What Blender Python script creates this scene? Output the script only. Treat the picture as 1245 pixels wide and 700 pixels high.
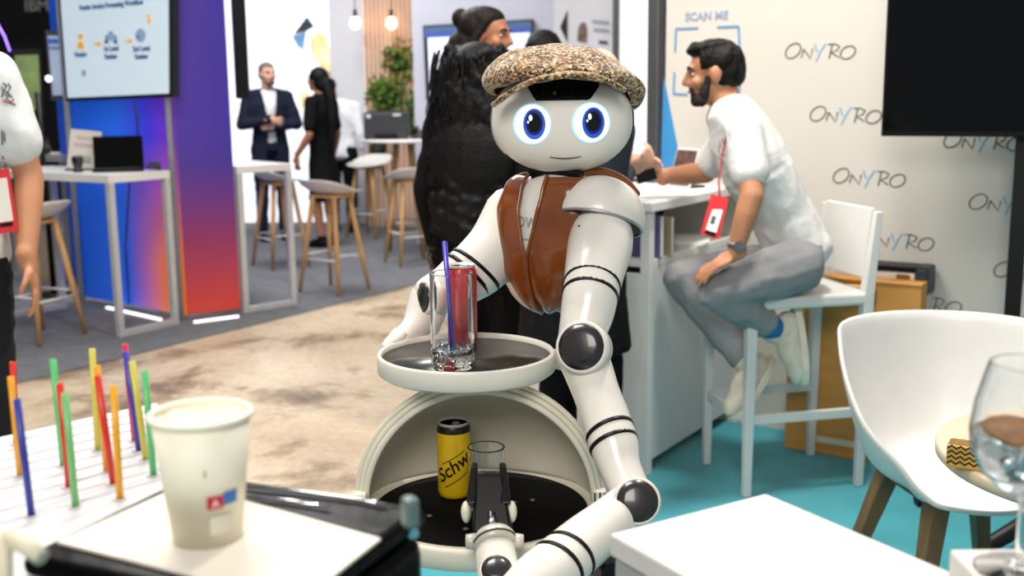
import bpy, bmesh, math, random
from mathutils import Vector as V, Matrix as M, noise as mnoise

random.seed(7)
SC = bpy.context.scene
COL = SC.collection
for _o in list(bpy.data.objects):
    bpy.data.objects.remove(_o)

# ------------------------------------------------------------------ camera
FPX, CX, CY = 1340.0, 622.5, 350.0
CAM = V((0, 0, 1.45))
TH, RO = math.atan(0.1754), 0.010
_R0 = V((1, 0, 0)); FW = V((0, math.cos(TH), -math.sin(TH))); _U0 = V((0, math.sin(TH), math.cos(TH)))
RT = _R0 * math.cos(RO) - _U0 * math.sin(RO)
UP = _U0 * math.cos(RO) + _R0 * math.sin(RO)
cd = bpy.data.cameras.new('camera')
cam = bpy.data.objects.new('camera', cd)
COL.objects.link(cam)
cam.matrix_world = M(((RT.x, UP.x, -FW.x, CAM.x), (RT.y, UP.y, -FW.y, CAM.y), (RT.z, UP.z, -FW.z, CAM.z), (0, 0, 0, 1)))
cd.sensor_fit = 'HORIZONTAL'; cd.sensor_width = 36.0; cd.lens = 36.0 * FPX / 1245.0
cd.clip_start = 0.05; cd.clip_end = 60
cd.dof.use_dof = True; cd.dof.focus_distance = 1.85; cd.dof.aperture_fstop = 4.6
SC.camera = cam

# ------------------------------------------------------------------ world, lights, exposure
SC.view_settings.view_transform = 'Standard'
SC.view_settings.look = 'None'
SC.view_settings.exposure = 0.05
SC.view_settings.gamma = 1.0
SC.view_settings.use_curve_mapping = False
w = bpy.data.worlds.new('hall_world'); SC.world = w; w.use_nodes = True
w.node_tree.nodes['Background'].inputs[0].default_value = (0.92, 0.95, 1.0, 1)
w.node_tree.nodes['Background'].inputs[1].default_value = 0.36

def area(name, loc, size, power, col=(1, 1, 1), rot=(0, 0, 0), sy=None):
    l = bpy.data.lights.new(name, 'AREA'); l.energy = power; l.color = col
    l.shape = 'RECTANGLE'; l.size = size; l.size_y = sy or size
    o = bpy.data.objects.new(name, l); COL.objects.link(o)
    o.location = loc; o.rotation_euler = rot
    return o
area('hall_lamp_aisle', (-1.2, 3.0, 4.6), 1.6, 165, (1.0, 0.95, 0.88))
area('hall_lamp_booth', (1.0, 3.35, 4.0), 0.4, 105, (1.0, 0.94, 0.86))
area('fill_lamp_front', (-0.6, -2.2, 3.6), 1.8, 135, (1.0, 0.95, 0.88), (math.radians(38), 0, 0))  # added fill from behind the camera, tilted to brighten the robot's front
area('hall_lamp_back', (-2.2, 8.6, 4.8), 2.4, 300, (1.0, 0.97, 0.94))

# ------------------------------------------------------------------ pixel helpers (photo frame 1245 x 700)
def ray(px, py):
    return FW + RT * ((px - CX) / FPX) - UP * ((py - CY) / FPX)
def at(px, py, d):
    return CAM + ray(px, py) * d
def fz(px, py, z=0.0):
    r = ray(px, py)
    return CAM + r * ((z - CAM.z) / r.z)
def ats(px, s, z):
    """point in pixel column px, at scale s px/m, height z"""
    d = FPX / s
    a = at(px, 0, d); b = at(px, 100, d)
    t = (z - a.z) / (b.z - a.z)
    return at(px, 100 * t, d)
def onplane(px, py, p0, n):
    r = ray(px, py)
    return CAM + r * ((p0 - CAM).dot(n) / r.dot(n))

# ------------------------------------------------------------------ materials
def lin(c):
    return tuple((x / 255 / 12.92) if x / 255 <= 0.04045 else ((x / 255 + 0.055) / 1.055) ** 2.4 for x in c)
MATS = {}
def mat(name, col, rough=0.5, metal=0.0, var=0.06, scale=18.0, bump=0.0, bscale=60.0, spec=0.5, coat=0.0,
        bdist=0.01, trans=0.0, ior=1.45, emis=0.0, ecol=None, col2=None, stretch=None, sheen=0.0, alpha=1.0):
    if name in MATS:
        return MATS[name]
    m = bpy.data.materials.new(name); m.use_nodes = True
    nt = m.node_tree; N = nt.nodes; L = nt.links
    b = N['Principled BSDF']
    c = lin(col)
    tc = N.new('ShaderNodeTexCoord'); mp = N.new('ShaderNodeMapping')
    L.new(tc.outputs['Object'], mp.inputs[0])
    if stretch: mp.inputs['Scale'].default_value = stretch
    nz = N.new('ShaderNodeTexNoise'); nz.inputs['Scale'].default_value = scale; nz.inputs['Detail'].default_value = 4
    L.new(mp.outputs[0], nz.inputs['Vector'])
    rp = N.new('ShaderNodeValToRGB')
    c2 = lin(col2) if col2 else tuple(min(1, x * (1 + var)) for x in c)
    c1 = c if col2 else tuple(x * (1 - var) for x in c)
    rp.color_ramp.elements[0].color = (*c1, 1); rp.color_ramp.elements[1].color = (*c2, 1)
    rp.color_ramp.elements[0].position = 0.3; rp.color_ramp.elements[1].position = 0.7
    L.new(nz.outputs['Fac'], rp.inputs[0]); L.new(rp.outputs[0], b.inputs['Base Color'])
    b.inputs['Roughness'].default_value = rough; b.inputs['Metallic'].default_value = metal
    b.inputs['Specular IOR Level'].default_value = spec
    b.inputs['Coat Weight'].default_value = coat; b.inputs['Coat Roughness'].default_value = 0.06
    b.inputs['Transmission Weight'].default_value = trans; b.inputs['IOR'].default_value = ior
    b.inputs['Sheen Weight'].default_value = sheen; b.inputs['Alpha'].default_value = alpha
    if emis:
        b.inputs['Emission Strength'].default_value = emis
        if ecol: b.inputs['Emission Color'].default_value = (*lin(ecol), 1)
        else: L.new(rp.outputs[0], b.inputs['Emission Color'])
    if bump:
        n2 = N.new('ShaderNodeTexNoise'); n2.inputs['Scale'].default_value = bscale; n2.inputs['Detail'].default_value = 5
        L.new(mp.outputs[0], n2.inputs['Vector'])
        bp = N.new('ShaderNodeBump'); bp.inputs['Strength'].default_value = bump; bp.inputs['Distance'].default_value = bdist
        L.new(n2.outputs['Fac'], bp.inputs['Height']); L.new(bp.outputs[0], b.inputs['Normal'])
    MATS[name] = m
    return m

def gradmat(name, stops_u, stops_v=None, rough=0.4, emis=0.0, mixv='MIX'):
    """printed colour gradient over Generated x (stops_u); optional second gradient over Generated z, mixed by its alpha"""
    if name in MATS: return MATS[name]
    m = bpy.data.materials.new(name); m.use_nodes = True
    nt = m.node_tree; N = nt.nodes; L = nt.links; b = N['Principled BSDF']
    tc = N.new('ShaderNodeTexCoord'); sp = N.new('ShaderNodeSeparateXYZ'); L.new(tc.outputs['Generated'], sp.inputs[0])
    def ramp(stops, src):
        rp = N.new('ShaderNodeValToRGB'); el = rp.color_ramp.elements
        while len(el) < len(stops): el.new(0.5)
        for e, s in zip(el, stops):
            e.position = s[0]; e.color = (*lin(s[1]), s[2] if len(s) > 2 else 1)
        L.new(src, rp.inputs[0]); return rp
    a = ramp(stops_u, sp.outputs[0]); out = a.outputs[0]
    if stops_v:
        v = ramp(stops_v, sp.outputs[2])
        mx = N.new('ShaderNodeMix'); mx.data_type = 'RGBA'
        L.new(v.outputs[1], mx.inputs[0]); L.new(a.outputs[0], mx.inputs[6]); L.new(v.outputs[0], mx.inputs[7])
        out = mx.outputs[2]
    L.new(out, b.inputs['Base Color']); b.inputs['Roughness'].default_value = rough
    if emis:
        L.new(out, b.inputs['Emission Color']); b.inputs['Emission Strength'].default_value = emis
    MATS[name] = m; return m

# ------------------------------------------------------------------ objects
def dens(prof, e=0.0007):
    """support points beside every corner so that smooth shading stays local"""
    out = [prof[0]]
    for a, b in zip(prof[:-1], prof[1:]):
        l = math.hypot(b[0] - a[0], b[1] - a[1])
        if l > 3 * e:
            t = e / l
            out += [(a[0] + (b[0] - a[0]) * t, a[1] + (b[1] - a[1]) * t), (b[0] - (b[0] - a[0]) * t, b[1] - (b[1] - a[1]) * t)]
        out.append(b)
    return out
def rootmat(loc, rz=0.0):
    return M.Translation(V(loc)) @ M.Rotation(rz, 4, 'Z')
def tag(o, label=None, cat=None, group=None, kind=None):
    if label: o['label'] = label
    if cat: o['category'] = cat
    if group: o['group'] = group
    if kind: o['kind'] = kind
    return o
def thing(name, label, cat, loc=(0, 0, 0), rz=0.0, group=None):
    o = bpy.data.objects.new(name, None); COL.objects.link(o)
    o.empty_display_size = 0.05
    o.location = loc; o.rotation_euler = (0, 0, rz)
    return tag(o, label, cat, group)
def parent_keep(o, p):
    """parent an object that was built in world coordinates"""
    o.parent = p
    m = rootmat(p.location, p.rotation_euler[2])
    q = p.parent
    if q is not None: m = rootmat(q.location, q.rotation_euler[2]) @ q.matrix_parent_inverse @ m if False else m
    o.matrix_parent_inverse = m.inverted()
def dup(root, loc, rz, label=None, group=None):
    r = root.copy(); COL.objects.link(r); r.location = loc; r.rotation_euler = (0, 0, rz)
    if label: r['label'] = label
    if group: r['group'] = group
    for ch in list(root.children):
        c = ch.copy(); COL.objects.link(c); c.parent = r
        for g in list(ch.children):
            d = g.copy(); COL.objects.link(d); d.parent = c
    return r

class MB:
    def __init__(s):
        s.v = []; s.f = []; s.mi = []; s.sm = []
    def add(s, vs, fs, mi=0, smooth=True):
        n = len(s.v); s.v += [tuple(x) for x in vs]
        for f in fs:
            s.f.append(tuple(i + n for i in f)); s.mi.append(mi); s.sm.append(smooth)
        return s
    def box(s, c, size, rot=None, mi=0):
        c = V(c); h = V(size) / 2
        vs = [V((sx * h.x, sy * h.y, sz * h.z)) for sz in (-1, 1) for sy in (-1, 1) for sx in (-1, 1)]
        if rot is not None:
            if isinstance(rot, (int, float)): rot = M.Rotation(rot, 3, 'Z')
            vs = [rot @ x for x in vs]
        s.add([c + x for x in vs], [(0, 2, 3, 1), (4, 5, 7, 6), (0, 1, 5, 4), (2, 6, 7, 3), (0, 4, 6, 2), (1, 3, 7, 5)], mi, False)
        return s
    def hexa(s, p, mi=0):
        """8 points: bottom ring of 4 (ccw seen from above), top ring of 4"""
        s.add(p, [(3, 2, 1, 0), (4, 5, 6, 7), (0, 1, 5, 4), (1, 2, 6, 5), (2, 3, 7, 6), (3, 0, 4, 7)], mi, False); return s
    def prism(s, poly, z0, z1, mi=0, smooth=False):
        n = len(poly)
        vs = [(x, y, z0) for x, y in poly] + [(x, y, z1) for x, y in poly]
        s.add(vs, [tuple(range(n - 1, -1, -1)), tuple(range(n, 2 * n))], mi, False)
        s.add(vs, [(i, (i + 1) % n, n + (i + 1) % n, n + i) for i in range(n)], mi, smooth); return s
    def slab(s, poly3, d, mi=0):
        """planar polygon (3D points) extruded by vector d"""
        n = len(poly3); d = V(d)
        vs = [V(p) for p in poly3] + [V(p) + d for p in poly3]
        s.add(vs, [tuple(range(n - 1, -1, -1)), tuple(range(n, 2 * n))] + [(i, (i + 1) % n, n + (i + 1) % n, n + i) for i in range(n)], mi, False); return s
    def ring_basis(s, d):
        d = V(d).normalized(); a = V((0, 0, 1)) if abs(d.z) < 0.9 else V((1, 0, 0))
        u = d.cross(a).normalized(); return u, d.cross(u).normalized()
    def cyl(s, p0, p1, r0, r1=None, n=16, caps=True, mi=0):
        return s.tube([p0, p1], [r0, r0 if r1 is None else r1], n, caps, mi)
    def tube(s, pts, r, n=10, caps=True, mi=0, smooth=True):
        pts = [V(p) for p in pts]; k = len(pts)
        if isinstance(r, (int, float)): r = [r] * k
        vs = []; pu = None
        for i, p in enumerate(pts):
            d = (pts[min(i + 1, k - 1)] - pts[max(i - 1, 0)])
            if d.length < 1e-9: d = V((0, 0, 1))
            d.normalize()
            if pu is None: u, w_ = s.ring_basis(d)
            else:
                u = pu - d * pu.dot(d); u = u.normalized() if u.length > 1e-6 else s.ring_basis(d)[0]; w_ = d.cross(u)
            pu = u
            for j in range(n):
                a = 2 * math.pi * j / n
                vs.append(p + (u * math.cos(a) + w_ * math.sin(a)) * r[i])
        fs = [(i * n + j, i * n + (j + 1) % n, (i + 1) * n + (j + 1) % n, (i + 1) * n + j) for i in range(k - 1) for j in range(n)]
        s.add(vs, fs, mi, smooth)
        if caps:
            b = len(s.v) - len(vs)
            s.f.append(tuple(b + j for j in range(n - 1, -1, -1))); s.mi.append(mi); s.sm.append(False)
            s.f.append(tuple(b + (k - 1) * n + j for j in range(n))); s.mi.append(mi); s.sm.append(False)
        return s
    def lathe(s, prof, n=32, o=(0, 0, 0), rot=None, mi=0, smooth=True, cap0=True, cap1=True, a0=0.0, a1=2 * math.pi):
        o = V(o); vs = []; full = abs(a1 - a0 - 2 * math.pi) < 1e-6; m = n if full else n + 1
        for r, z in prof:
            for j in range(m):
                a = a0 + (a1 - a0) * j / n
                p = V((r * math.cos(a), r * math.sin(a), z)); vs.append(o + (rot @ p if rot is not None else p))
        k = len(prof); fs = []
        for i in range(k - 1):
            for j in range(n):
                j2 = (j + 1) % m
                fs.append((i * m + j, i * m + j2, (i + 1) * m + j2, (i + 1) * m + j))
        s.add(vs, fs, mi, smooth)
        b = len(s.v) - len(vs)
        if full and cap0 and prof[0][0] > 1e-6:
            s.f.append(tuple(b + j for j in range(m - 1, -1, -1))); s.mi.append(mi); s.sm.append(False)
        if full and cap1 and prof[-1][0] > 1e-6:
            s.f.append(tuple(b + (k - 1) * m + j for j in range(m))); s.mi.append(mi); s.sm.append(False)
        return s
    def ell(s, c, rad, rot=None, nu=16, nv=10, mi=0):
        c = V(c)
        if isinstance(rad, (int, float)): rad = (rad,) * 3
        vs = []; 
        for i in range(1, nv):
            t = math.pi * i / nv
            for j in range(nu):
                a = 2 * math.pi * j / nu
                p = V((math.sin(t) * math.cos(a) * rad[0], math.sin(t) * math.sin(a) * rad[1], math.cos(t) * rad[2]))
                vs.append(c + (rot @ p if rot is not None else p))
        tp = V((0, 0, rad[2])); bt = V((0, 0, -rad[2]))
        vs.append(c + (rot @ tp if rot is not None else tp)); vs.append(c + (rot @ bt if rot is not None else bt))
        fs = [(i * nu + (j + 1) % nu, i * nu + j, (i + 1) * nu + j, (i + 1) * nu + (j + 1) % nu) for i in range(nv - 2) for j in range(nu)]
        T = (nv - 1) * nu; B = T + 1
        fs += [(T, j, (j + 1) % nu) for j in range(nu)] + [(B, (nv - 2) * nu + (j + 1) % nu, (nv - 2) * nu + j) for j in range(nu)]
        s.add(vs, fs, mi, True); return s
    def rc(s, p0, r0, p1, r1):
        """round cone (limb)"""
        p0 = V(p0); p1 = V(p1)
        k = 6; pts = []; rr = []
        d = (p1 - p0); l = d.length
        if l < 1e-6: return s.ell(p0, r0)
        d /= l
        for i in range(k):
            a = math.pi / 2 * (1 - i / (k - 1)); pts.append(p0 - d * (r0 * math.sin(a))); rr.append(max(1e-4, r0 * math.cos(a)))
        for i in range(k):
            a = math.pi / 2 * i / (k - 1); pts.append(p1 + d * (r1 * math.sin(a))); rr.append(max(1e-4, r1 * math.cos(a)))
        u, w_ = s.ring_basis(d); n = 12; vs = []
        for p, r in zip(pts, rr):
            for j in range(n):
                a = 2 * math.pi * j / n; vs.append(p + (u * math.cos(a) + w_ * math.sin(a)) * r)
        K = len(pts)
        fs = [(i * n + j, i * n + (j + 1) % n, (i + 1) * n + (j + 1) % n, (i + 1) * n + j) for i in range(K - 1) for j in range(n)]
        fs += [tuple(range(n - 1, -1, -1)), tuple((K - 1) * n + j for j in range(n))]
        s.add(vs, fs, 0, True); return s
    def chain(s, ps):
        for (a, ra), (b, rb) in zip(ps[:-1], ps[1:]): s.rc(a, ra, b, rb)
        return s
    def grid(s, fn, nu, nv, mi=0, closeu=False):
        vs = [fn(i / (nu if closeu else nu - 1), j / (nv - 1)) for j in range(nv) for i in range(nu)]
        fs = []
        for j in range(nv - 1):
            for i in range(nu if closeu else nu - 1):
                i2 = (i + 1) % nu
                fs.append((j * nu + i, j * nu + i2, (j + 1) * nu + i2, (j + 1) * nu + i))
        s.add(vs, fs, mi, True); return s
    def mesh(s, name):
        me = bpy.data.meshes.new(name); me.from_pydata(s.v, [], s.f)
        me.polygons.foreach_set('material_index', s.mi); me.polygons.foreach_set('use_smooth', s.sm)
        me.update(); return me
    def build(s, name, mats, parent=None, world=True, bevel=0.0, seg=2, origin=None, solid=0.0, sub=0, recalc=True):
        if not isinstance(mats, (list, tuple)): mats = [mats]
        if parent is None:
            if origin is None:
                xs = [p[0] for p in s.v]; ys = [p[1] for p in s.v]; zs = [p[2] for p in s.v]
                origin = ((min(xs) + max(xs)) / 2, (min(ys) + max(ys)) / 2, min(zs))
            s.v = [(p[0] - origin[0], p[1] - origin[1], p[2] - origin[2]) for p in s.v]
        me = s.mesh(name)
        if recalc:
            bm = bmesh.new(); bm.from_mesh(me); bmesh.ops.remove_doubles(bm, verts=bm.verts, dist=1e-6); bmesh.ops.recalc_face_normals(bm, faces=bm.faces); bm.to_mesh(me); bm.free()
        for m in mats: me.materials.append(m)
        o = bpy.data.objects.new(name, me); COL.objects.link(o)
        if parent is None: o.location = origin
        elif world: parent_keep(o, parent)
        else: o.parent = parent
        if solid:
            md = o.modifiers.new('solid', 'SOLIDIFY'); md.thickness = solid; md.offset = 0
        if sub:
            md = o.modifiers.new('sub', 'SUBSURF'); md.levels = sub; md.render_levels = sub
        if bevel:
            md = o.modifiers.new('bevel', 'BEVEL'); md.width = bevel; md.segments = seg; md.limit_method = 'ANGLE'; md.angle_limit = 0.6
        return o
    def blob(s, name, mats, parent=None, voxel=0.008, smooth=4, origin=None, fac=0.5, wrinkle=None):
        """fuse all overlapping shapes into one continuous skin"""
        me = s.mesh(name + '_raw')
        t = bpy.data.objects.new(name + '_raw', me); COL.objects.link(t)
        md = t.modifiers.new('r', 'REMESH'); md.mode = 'VOXEL'; md.voxel_size = voxel; md.adaptivity = 0.0
        if smooth:
            ms = t.modifiers.new('s', 'SMOOTH'); ms.factor = fac; ms.iterations = smooth
        dg = bpy.context.evaluated_depsgraph_get()
        nm = bpy.data.meshes.new_from_object(t.evaluated_get(dg))
        bpy.data.objects.remove(t); bpy.data.meshes.remove(me)
        nm.name = name
        if wrinkle:
            amp, sc, st = wrinkle; sd = random.random() * 50
            co = [(v.co.copy(), v.normal.copy()) for v in nm.vertices]
            for v, (p, n) in zip(nm.vertices, co):
                q = V((p.x * sc, p.y * sc, p.z * sc * st)) + V((sd, sd, 0)); q += mnoise.noise_vector(q * 0.5) * 0.9
                v.co = p + n * (amp * (1 - 2 * abs(mnoise.noise(q)) - 0.5 + 0.5 * mnoise.noise(q * 2.1)))
        nm.polygons.foreach_set('use_smooth', [True] * len(nm.polygons))
        if not isinstance(mats, (list, tuple)): mats = [mats]
        nm.materials.clear()
        for m in mats: nm.materials.append(m)
        if parent is None:
            if origin is None:
                zs = min(v.co.z for v in nm.vertices); xs = [v.co.x for v in nm.vertices]; ys = [v.co.y for v in nm.vertices]
                origin = V(((min(xs) + max(xs)) / 2, (min(ys) + max(ys)) / 2, zs))
            nm.transform(M.Translation(-V(origin)))
        o = bpy.data.objects.new(name, nm); COL.objects.link(o)
        if parent is None: o.location = origin
        else: parent_keep(o, parent)
        return o

def text_mesh(name, body, size, m, mtx, parent, ext=0.0008, align='LEFT', shear=0.0, bold=0.0):
    """flat lettering: mtx maps text x,y,z(out) to world"""
    c = bpy.data.curves.new(name, 'FONT'); c.body = body; c.size = size; c.extrude = ext; c.align_x = align; c.shear = shear
    c.offset = bold; c.resolution_u = 3
    t = bpy.data.objects.new(name + '_raw', c); COL.objects.link(t)
    dg = bpy.context.evaluated_depsgraph_get(); dg.update()
    me = bpy.data.meshes.new_from_object(t.evaluated_get(dg))
    bpy.data.objects.remove(t)
    me.name = name; me.transform(mtx); me.materials.clear(); me.materials.append(m)
    o = bpy.data.objects.new(name, me); COL.objects.link(o)
    parent_keep(o, parent)
    return o
def frame(o, x, y):
    """4x4 with columns x, y, x cross y at o"""
    x = V(x).normalized(); y = V(y); z = x.cross(y).normalized(); y = z.cross(x)
    return M(((x.x, y.x, z.x, o[0]), (x.y, y.y, z.y, o[1]), (x.z, y.z, z.z, o[2]), (0, 0, 0, 1)))
def rot3(x, y, z):
    return M((x, y, z)).transposed()
# ------------------------------------------------------------------ shared materials
white_paint = mat('white_paint', (226, 224, 220), 0.45, var=0.03)
white_plastic = mat('white_plastic', (218, 216, 212), 0.35, var=0.02)
alu = mat('aluminium', (175, 176, 180), 0.35, 0.8, var=0.05)
black_plastic = mat('black_plastic', (14, 14, 16), 0.4, var=0.2, ior=1.25)
dark_grey = mat('dark_grey_plastic', (52, 53, 57), 0.5, var=0.1)
oak = mat('oak_wood', (196, 152, 100), 0.5, var=0.2, scale=6, stretch=(8, 8, 1), bump=0.05)
led = mat('led_strip', (240, 246, 255), 0.4, emis=1.6)
paper = mat('printed_paper', (222, 216, 206), 0.7, var=0.04)
ink_blue = mat('ink_blue', (70, 120, 180), 0.6)

# ------------------------------------------------------------------ floor
def concrete():
    m = bpy.data.materials.new('worn_concrete'); m.use_nodes = True
    nt = m.node_tree; N = nt.nodes; L = nt.links; b = N['Principled BSDF']
    tc = N.new('ShaderNodeTexCoord'); out = tc.outputs['Object']
    def nz(sc, det, ro=0.55, dist=0.0):
        n = N.new('ShaderNodeTexNoise'); n.inputs['Scale'].default_value = sc; n.inputs['Detail'].default_value = det
        n.inputs['Roughness'].default_value = ro; n.inputs['Distortion'].default_value = dist
        L.new(out, n.inputs['Vector']); return n.outputs['Fac']
    def ramp(src, stops):
        r = N.new('ShaderNodeValToRGB'); el = r.color_ramp.elements
        while len(el) < len(stops): el.new(0.5)
        for e, (p, c) in zip(el, stops): e.position = p; e.color = (*lin(c), 1)
        L.new(src, r.inputs[0]); return r.outputs[0]
    def mul(a, c, f=1.0):
        x = N.new('ShaderNodeMix'); x.data_type = 'RGBA'; x.blend_type = 'MULTIPLY'; x.inputs[0].default_value = f
        L.new(a, x.inputs[6]); L.new(c, x.inputs[7]); return x.outputs[2]
    base = ramp(nz(0.9, 5, 0.6, 0.2), [(0.28, (168, 146, 120)), (0.48, (202, 182, 154)), (0.66, (218, 202, 178))])
    stain = ramp(nz(1.5, 9, 0.7, 0.3), [(0.33, (78, 70, 64)), (0.41, (186, 174, 160)), (0.48, (255, 255, 255))])
    fine = ramp(nz(26, 6, 0.7), [(0.25, (190, 182, 172)), (0.6, (255, 255, 255))])
    c = mul(mul(base, stain, 0.85), fine, 0.6)
    L.new(c, b.inputs['Base Color']); b.inputs['Roughness'].default_value = 0.42
    bp = N.new('ShaderNodeBump'); bp.inputs['Strength'].default_value = 0.15; L.new(nz(14, 6), bp.inputs['Height']); L.new(bp.outputs[0], b.inputs['Normal'])
    return m
o = MB().box((-1.5, 6.4, -0.05), (16, 18, 0.1)).build('floor', concrete()); tag(o, kind='structure')
carpet_grey = mat('grey_carpet_pile', (96, 99, 105), 0.95, var=0.22, scale=9, bump=0.6, bscale=400, sheen=0.2)
carpet_teal = mat('teal_carpet_pile', (54, 156, 168), 0.95, var=0.14, scale=3.5, bump=0.6, bscale=300, sheen=0.2)
e0 = fz(137, 438); e1 = fz(513, 345); ed = (e1 - e0).normalized()
a_, b_ = e0 - ed * 6, e1 + ed * 7
nn = V((-ed.y, ed.x, 0)) * 9
poly = [(a_.x, a_.y), (b_.x, b_.y), (b_.x + nn.x, b_.y + nn.y), (a_.x + nn.x, a_.y + nn.y)]
tag(MB().prism(poly, 0.0, 0.006).build('floor_grey_carpet', carpet_grey), kind='structure')
WN = V((0.545, 0.838, 0)); WU = V((0.838, -0.545, 0))          # booth axes: into the writing wall / along it to the right
t0 = V((-0.34, 3.2, 0))
poly = [t0 - WN * 3.6, t0 - WN * 3.6 + WU * 6, t0 + WN * 2.35 + WU * 6, t0 + WN * 2.35]
tag(MB().prism([(p.x, p.y) for p in poly], 0.0, 0.006).build('floor_teal_carpet', carpet_teal), kind='structure')

# ------------------------------------------------------------------ booth wall with lettering
W0 = ats(1040, 290, 0)
def wallpt(px, py, off=0.0): return onplane(px, py, W0 - WN * off, WN)
wl = wallpt(806, 300); ul = (wl - W0).dot(WU)
cream = mat('cream_wall_panel', (208, 203, 194), 0.55, var=0.015, scale=2)
def wallbox(u0, u1, z0, z1, th, name, m, **k):
    c = W0 + WU * ((u0 + u1) / 2) + WN * (th / 2) + V((0, 0, (z0 + z1) / 2))
    return MB().box(c, (u1 - u0, th, z1 - z0), math.atan2(WU.y, WU.x)).build(name, m, **k)
wr = wallbox(ul, 2.6, 0.0, 2.7, 0.05, 'wall_right', cream, bevel=0.002); tag(wr, kind='structure')
letter_ink = mat('lettering_charcoal', (84, 79, 76), 0.7)
letter_blue = mat('lettering_sky_blue', (96, 168, 214), 0.6)
def strokes():
    def arc(cx, cy, rx, ry, tilt=0.3, n=14, a0=1.9, sweep=6.5):
        r = []
        for i in range(n + 1):
            a = a0 + sweep * i / n; x = rx * math.cos(a); y = ry * math.sin(a)
            r.append((cx + x + tilt * y, cy + y))
        return r
    S = [(arc(0.45, 0.5, 0.40, 0.49, 0.28), 0), ([(0.93, 0.06), (1.02, 0.60), (1.02, 0.62), (1.44, 0.02), (1.52, 0.66)], 0),
         ([(1.62, 0.95), (1.74, 0.55), (1.82, 0.44)], 1), ([(2.22, 0.98), (1.98, 0.5), (1.76, -0.18)], 1),
         ([(2.46, 0.02), (2.58, 0.93)], 0), ([(2.34, 0.92), (2.72, 0.95), (2.98, 0.80), (2.86, 0.56), (2.52, 0.42), (2.98, 0.12)], 0),
         (arc(3.44, 0.42, 0.38, 0.42, 0.25), 0)]
    return S
def ribbon(mb, pts, wd, mapf, mi):
    L_, R_ = [], []
    for i, p in enumerate(pts):
        a = pts[max(0, i - 1)]; c = pts[min(len(pts) - 1, i + 1)]
        dx, dy = c[0] - a[0], c[1] - a[1]; l = math.hypot(dx, dy) or 1
        nx, ny = -dy / l * wd, dx / l * wd
        L_.append(mapf(p[0] + nx, p[1] + ny)); R_.append(mapf(p[0] - nx, p[1] - ny))
    n = len(pts)
    mb.add(L_ + R_, [(i, i + 1, n + i + 1, n + i) for i in range(n - 1)], mi, False)
LH = 0.062
def logo(px, py, tilt=0.035):
    p = wallpt(px, py, 0.0015); c, s_ = math.cos(tilt), math.sin(tilt)
    mb = MB()
    def mp(x, y):
        x, y = x * LH * 1.21, y * LH
        return p + WU * (x * c + y * s_) + V((0, 0, 1)) * (y * c - x * s_)
    for pts, mi in strokes(): ribbon(mb, pts, 0.034, mp, mi)
    return mb.build('lettering', [letter_ink, letter_blue], wr, solid=0.001, recalc=False)
for px, py in ((954, 71), (984, 147), (1012, 222), (1045, 297), (1077, 372), (1146, 179), (1177, 254), (1207, 336), (1236, 412)):
    logo(px, py)
# scan frame and caption
blue_line = mat('print_steel_blue', (104, 150, 196), 0.6); grey_blue = mat('print_grey_blue', (150, 164, 186), 0.6)
def wallfr(px, py, off=0.002): return frame(wallpt(px, py, off), WU, V((0, 0, 1)))
sc_u = 290 / 275
text_mesh('caption', 'SCAN ME', 0.047, grey_blue, wallfr(833, 25), wr, bold=0.0012)
def strip(p, q, wd, m, name, off=0.002):
    a = wallpt(*p, off); b = wallpt(*q, off); d = (b - a).normalized(); n = d.cross(WN).normalized() * (wd / 2)
    return MB().slab([a - n, b - n, b + n, a + n], -WN * 0.001).build(name, m, wr)
for p, q in (((822, 35), (849, 34)), ((822, 35), (821, 63)), ((872, 33), (898, 32)), ((898, 32), (899, 55)), ((820, 88), (819, 114)), ((819, 114), (836, 115)), ((875, 114), (899, 113)), ((899, 90), (899, 113))):
    strip(p, q, 0.009, blue_line, 'frame_line')
tri = [wallpt(807, 92, 0.002), wallpt(831, 215, 0.002), wallpt(803, 215, 0.002)]
MB().slab(tri, -WN * 0.001).build('blue_graphic', mat('print_azure', (58, 138, 196), 0.5), wr)
# end post
pc = W0 + WU * (ul - 0.045)
tag(MB().box(pc + V((0, 0, 1.35)), (0.05, 0.08, 2.7), math.atan2(WU.y, WU.x)).build('trim_1', mat('anodised_grey', (96, 97, 98), 0.4, 0.6), bevel=0.004), kind='structure')

# ------------------------------------------------------------------ back of the hall
hall_black = mat('hall_black_drape', (9, 9, 11), 0.9, var=0.3)
tag(MB().box((-4.0, 14.6, 2.2), (14, 0.1, 4.4)).build('wall_back', hall_black), kind='structure')
tag(MB().box((-8.0, 9.0, 2.2), (0.1, 11, 4.4)).build('wall_left', hall_black), kind='structure')
light_white = mat('lightbox_fabric', (246, 249, 255), 0.6, var=0.01, emis=0.75)
def frontwall(px0, px1, d, z1, name, m, z0=0.0, th=0.06):
    s = FPX / d
    p = ats(px0, s, 0); q = ats(px1, s, 0)
    return tag(MB().box(((p.x + q.x) / 2, (p.y + q.y) / 2 + th / 2, (z0 + z1) / 2), (q.x - p.x, th, z1 - z0), math.atan2(q.y - p.y, q.x - p.x)).build(name, m), kind='structure'), p, (q - p).normalized()
lb, lbp, lbu = frontwall(270, 409, 12.9, 3.0, 'wall_lightbox', light_white)
pale = mat('pale_panel', (214, 217, 226), 0.6, var=0.02)
frontwall(409, 453, 12.7, 3.0, 'wall_pale_panel', mat('pale_panel_lit', (226, 229, 236), 0.6, var=0.02, emis=0.0))
lilac = mat('lilac_grey_panel', (196, 198, 212), 0.6, var=0.02)
sw, swp, swu = frontwall(449, 511, 12.4, 3.0, 'wall_slats', mat('slat_backing', (244, 236, 226), 0.7))
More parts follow.
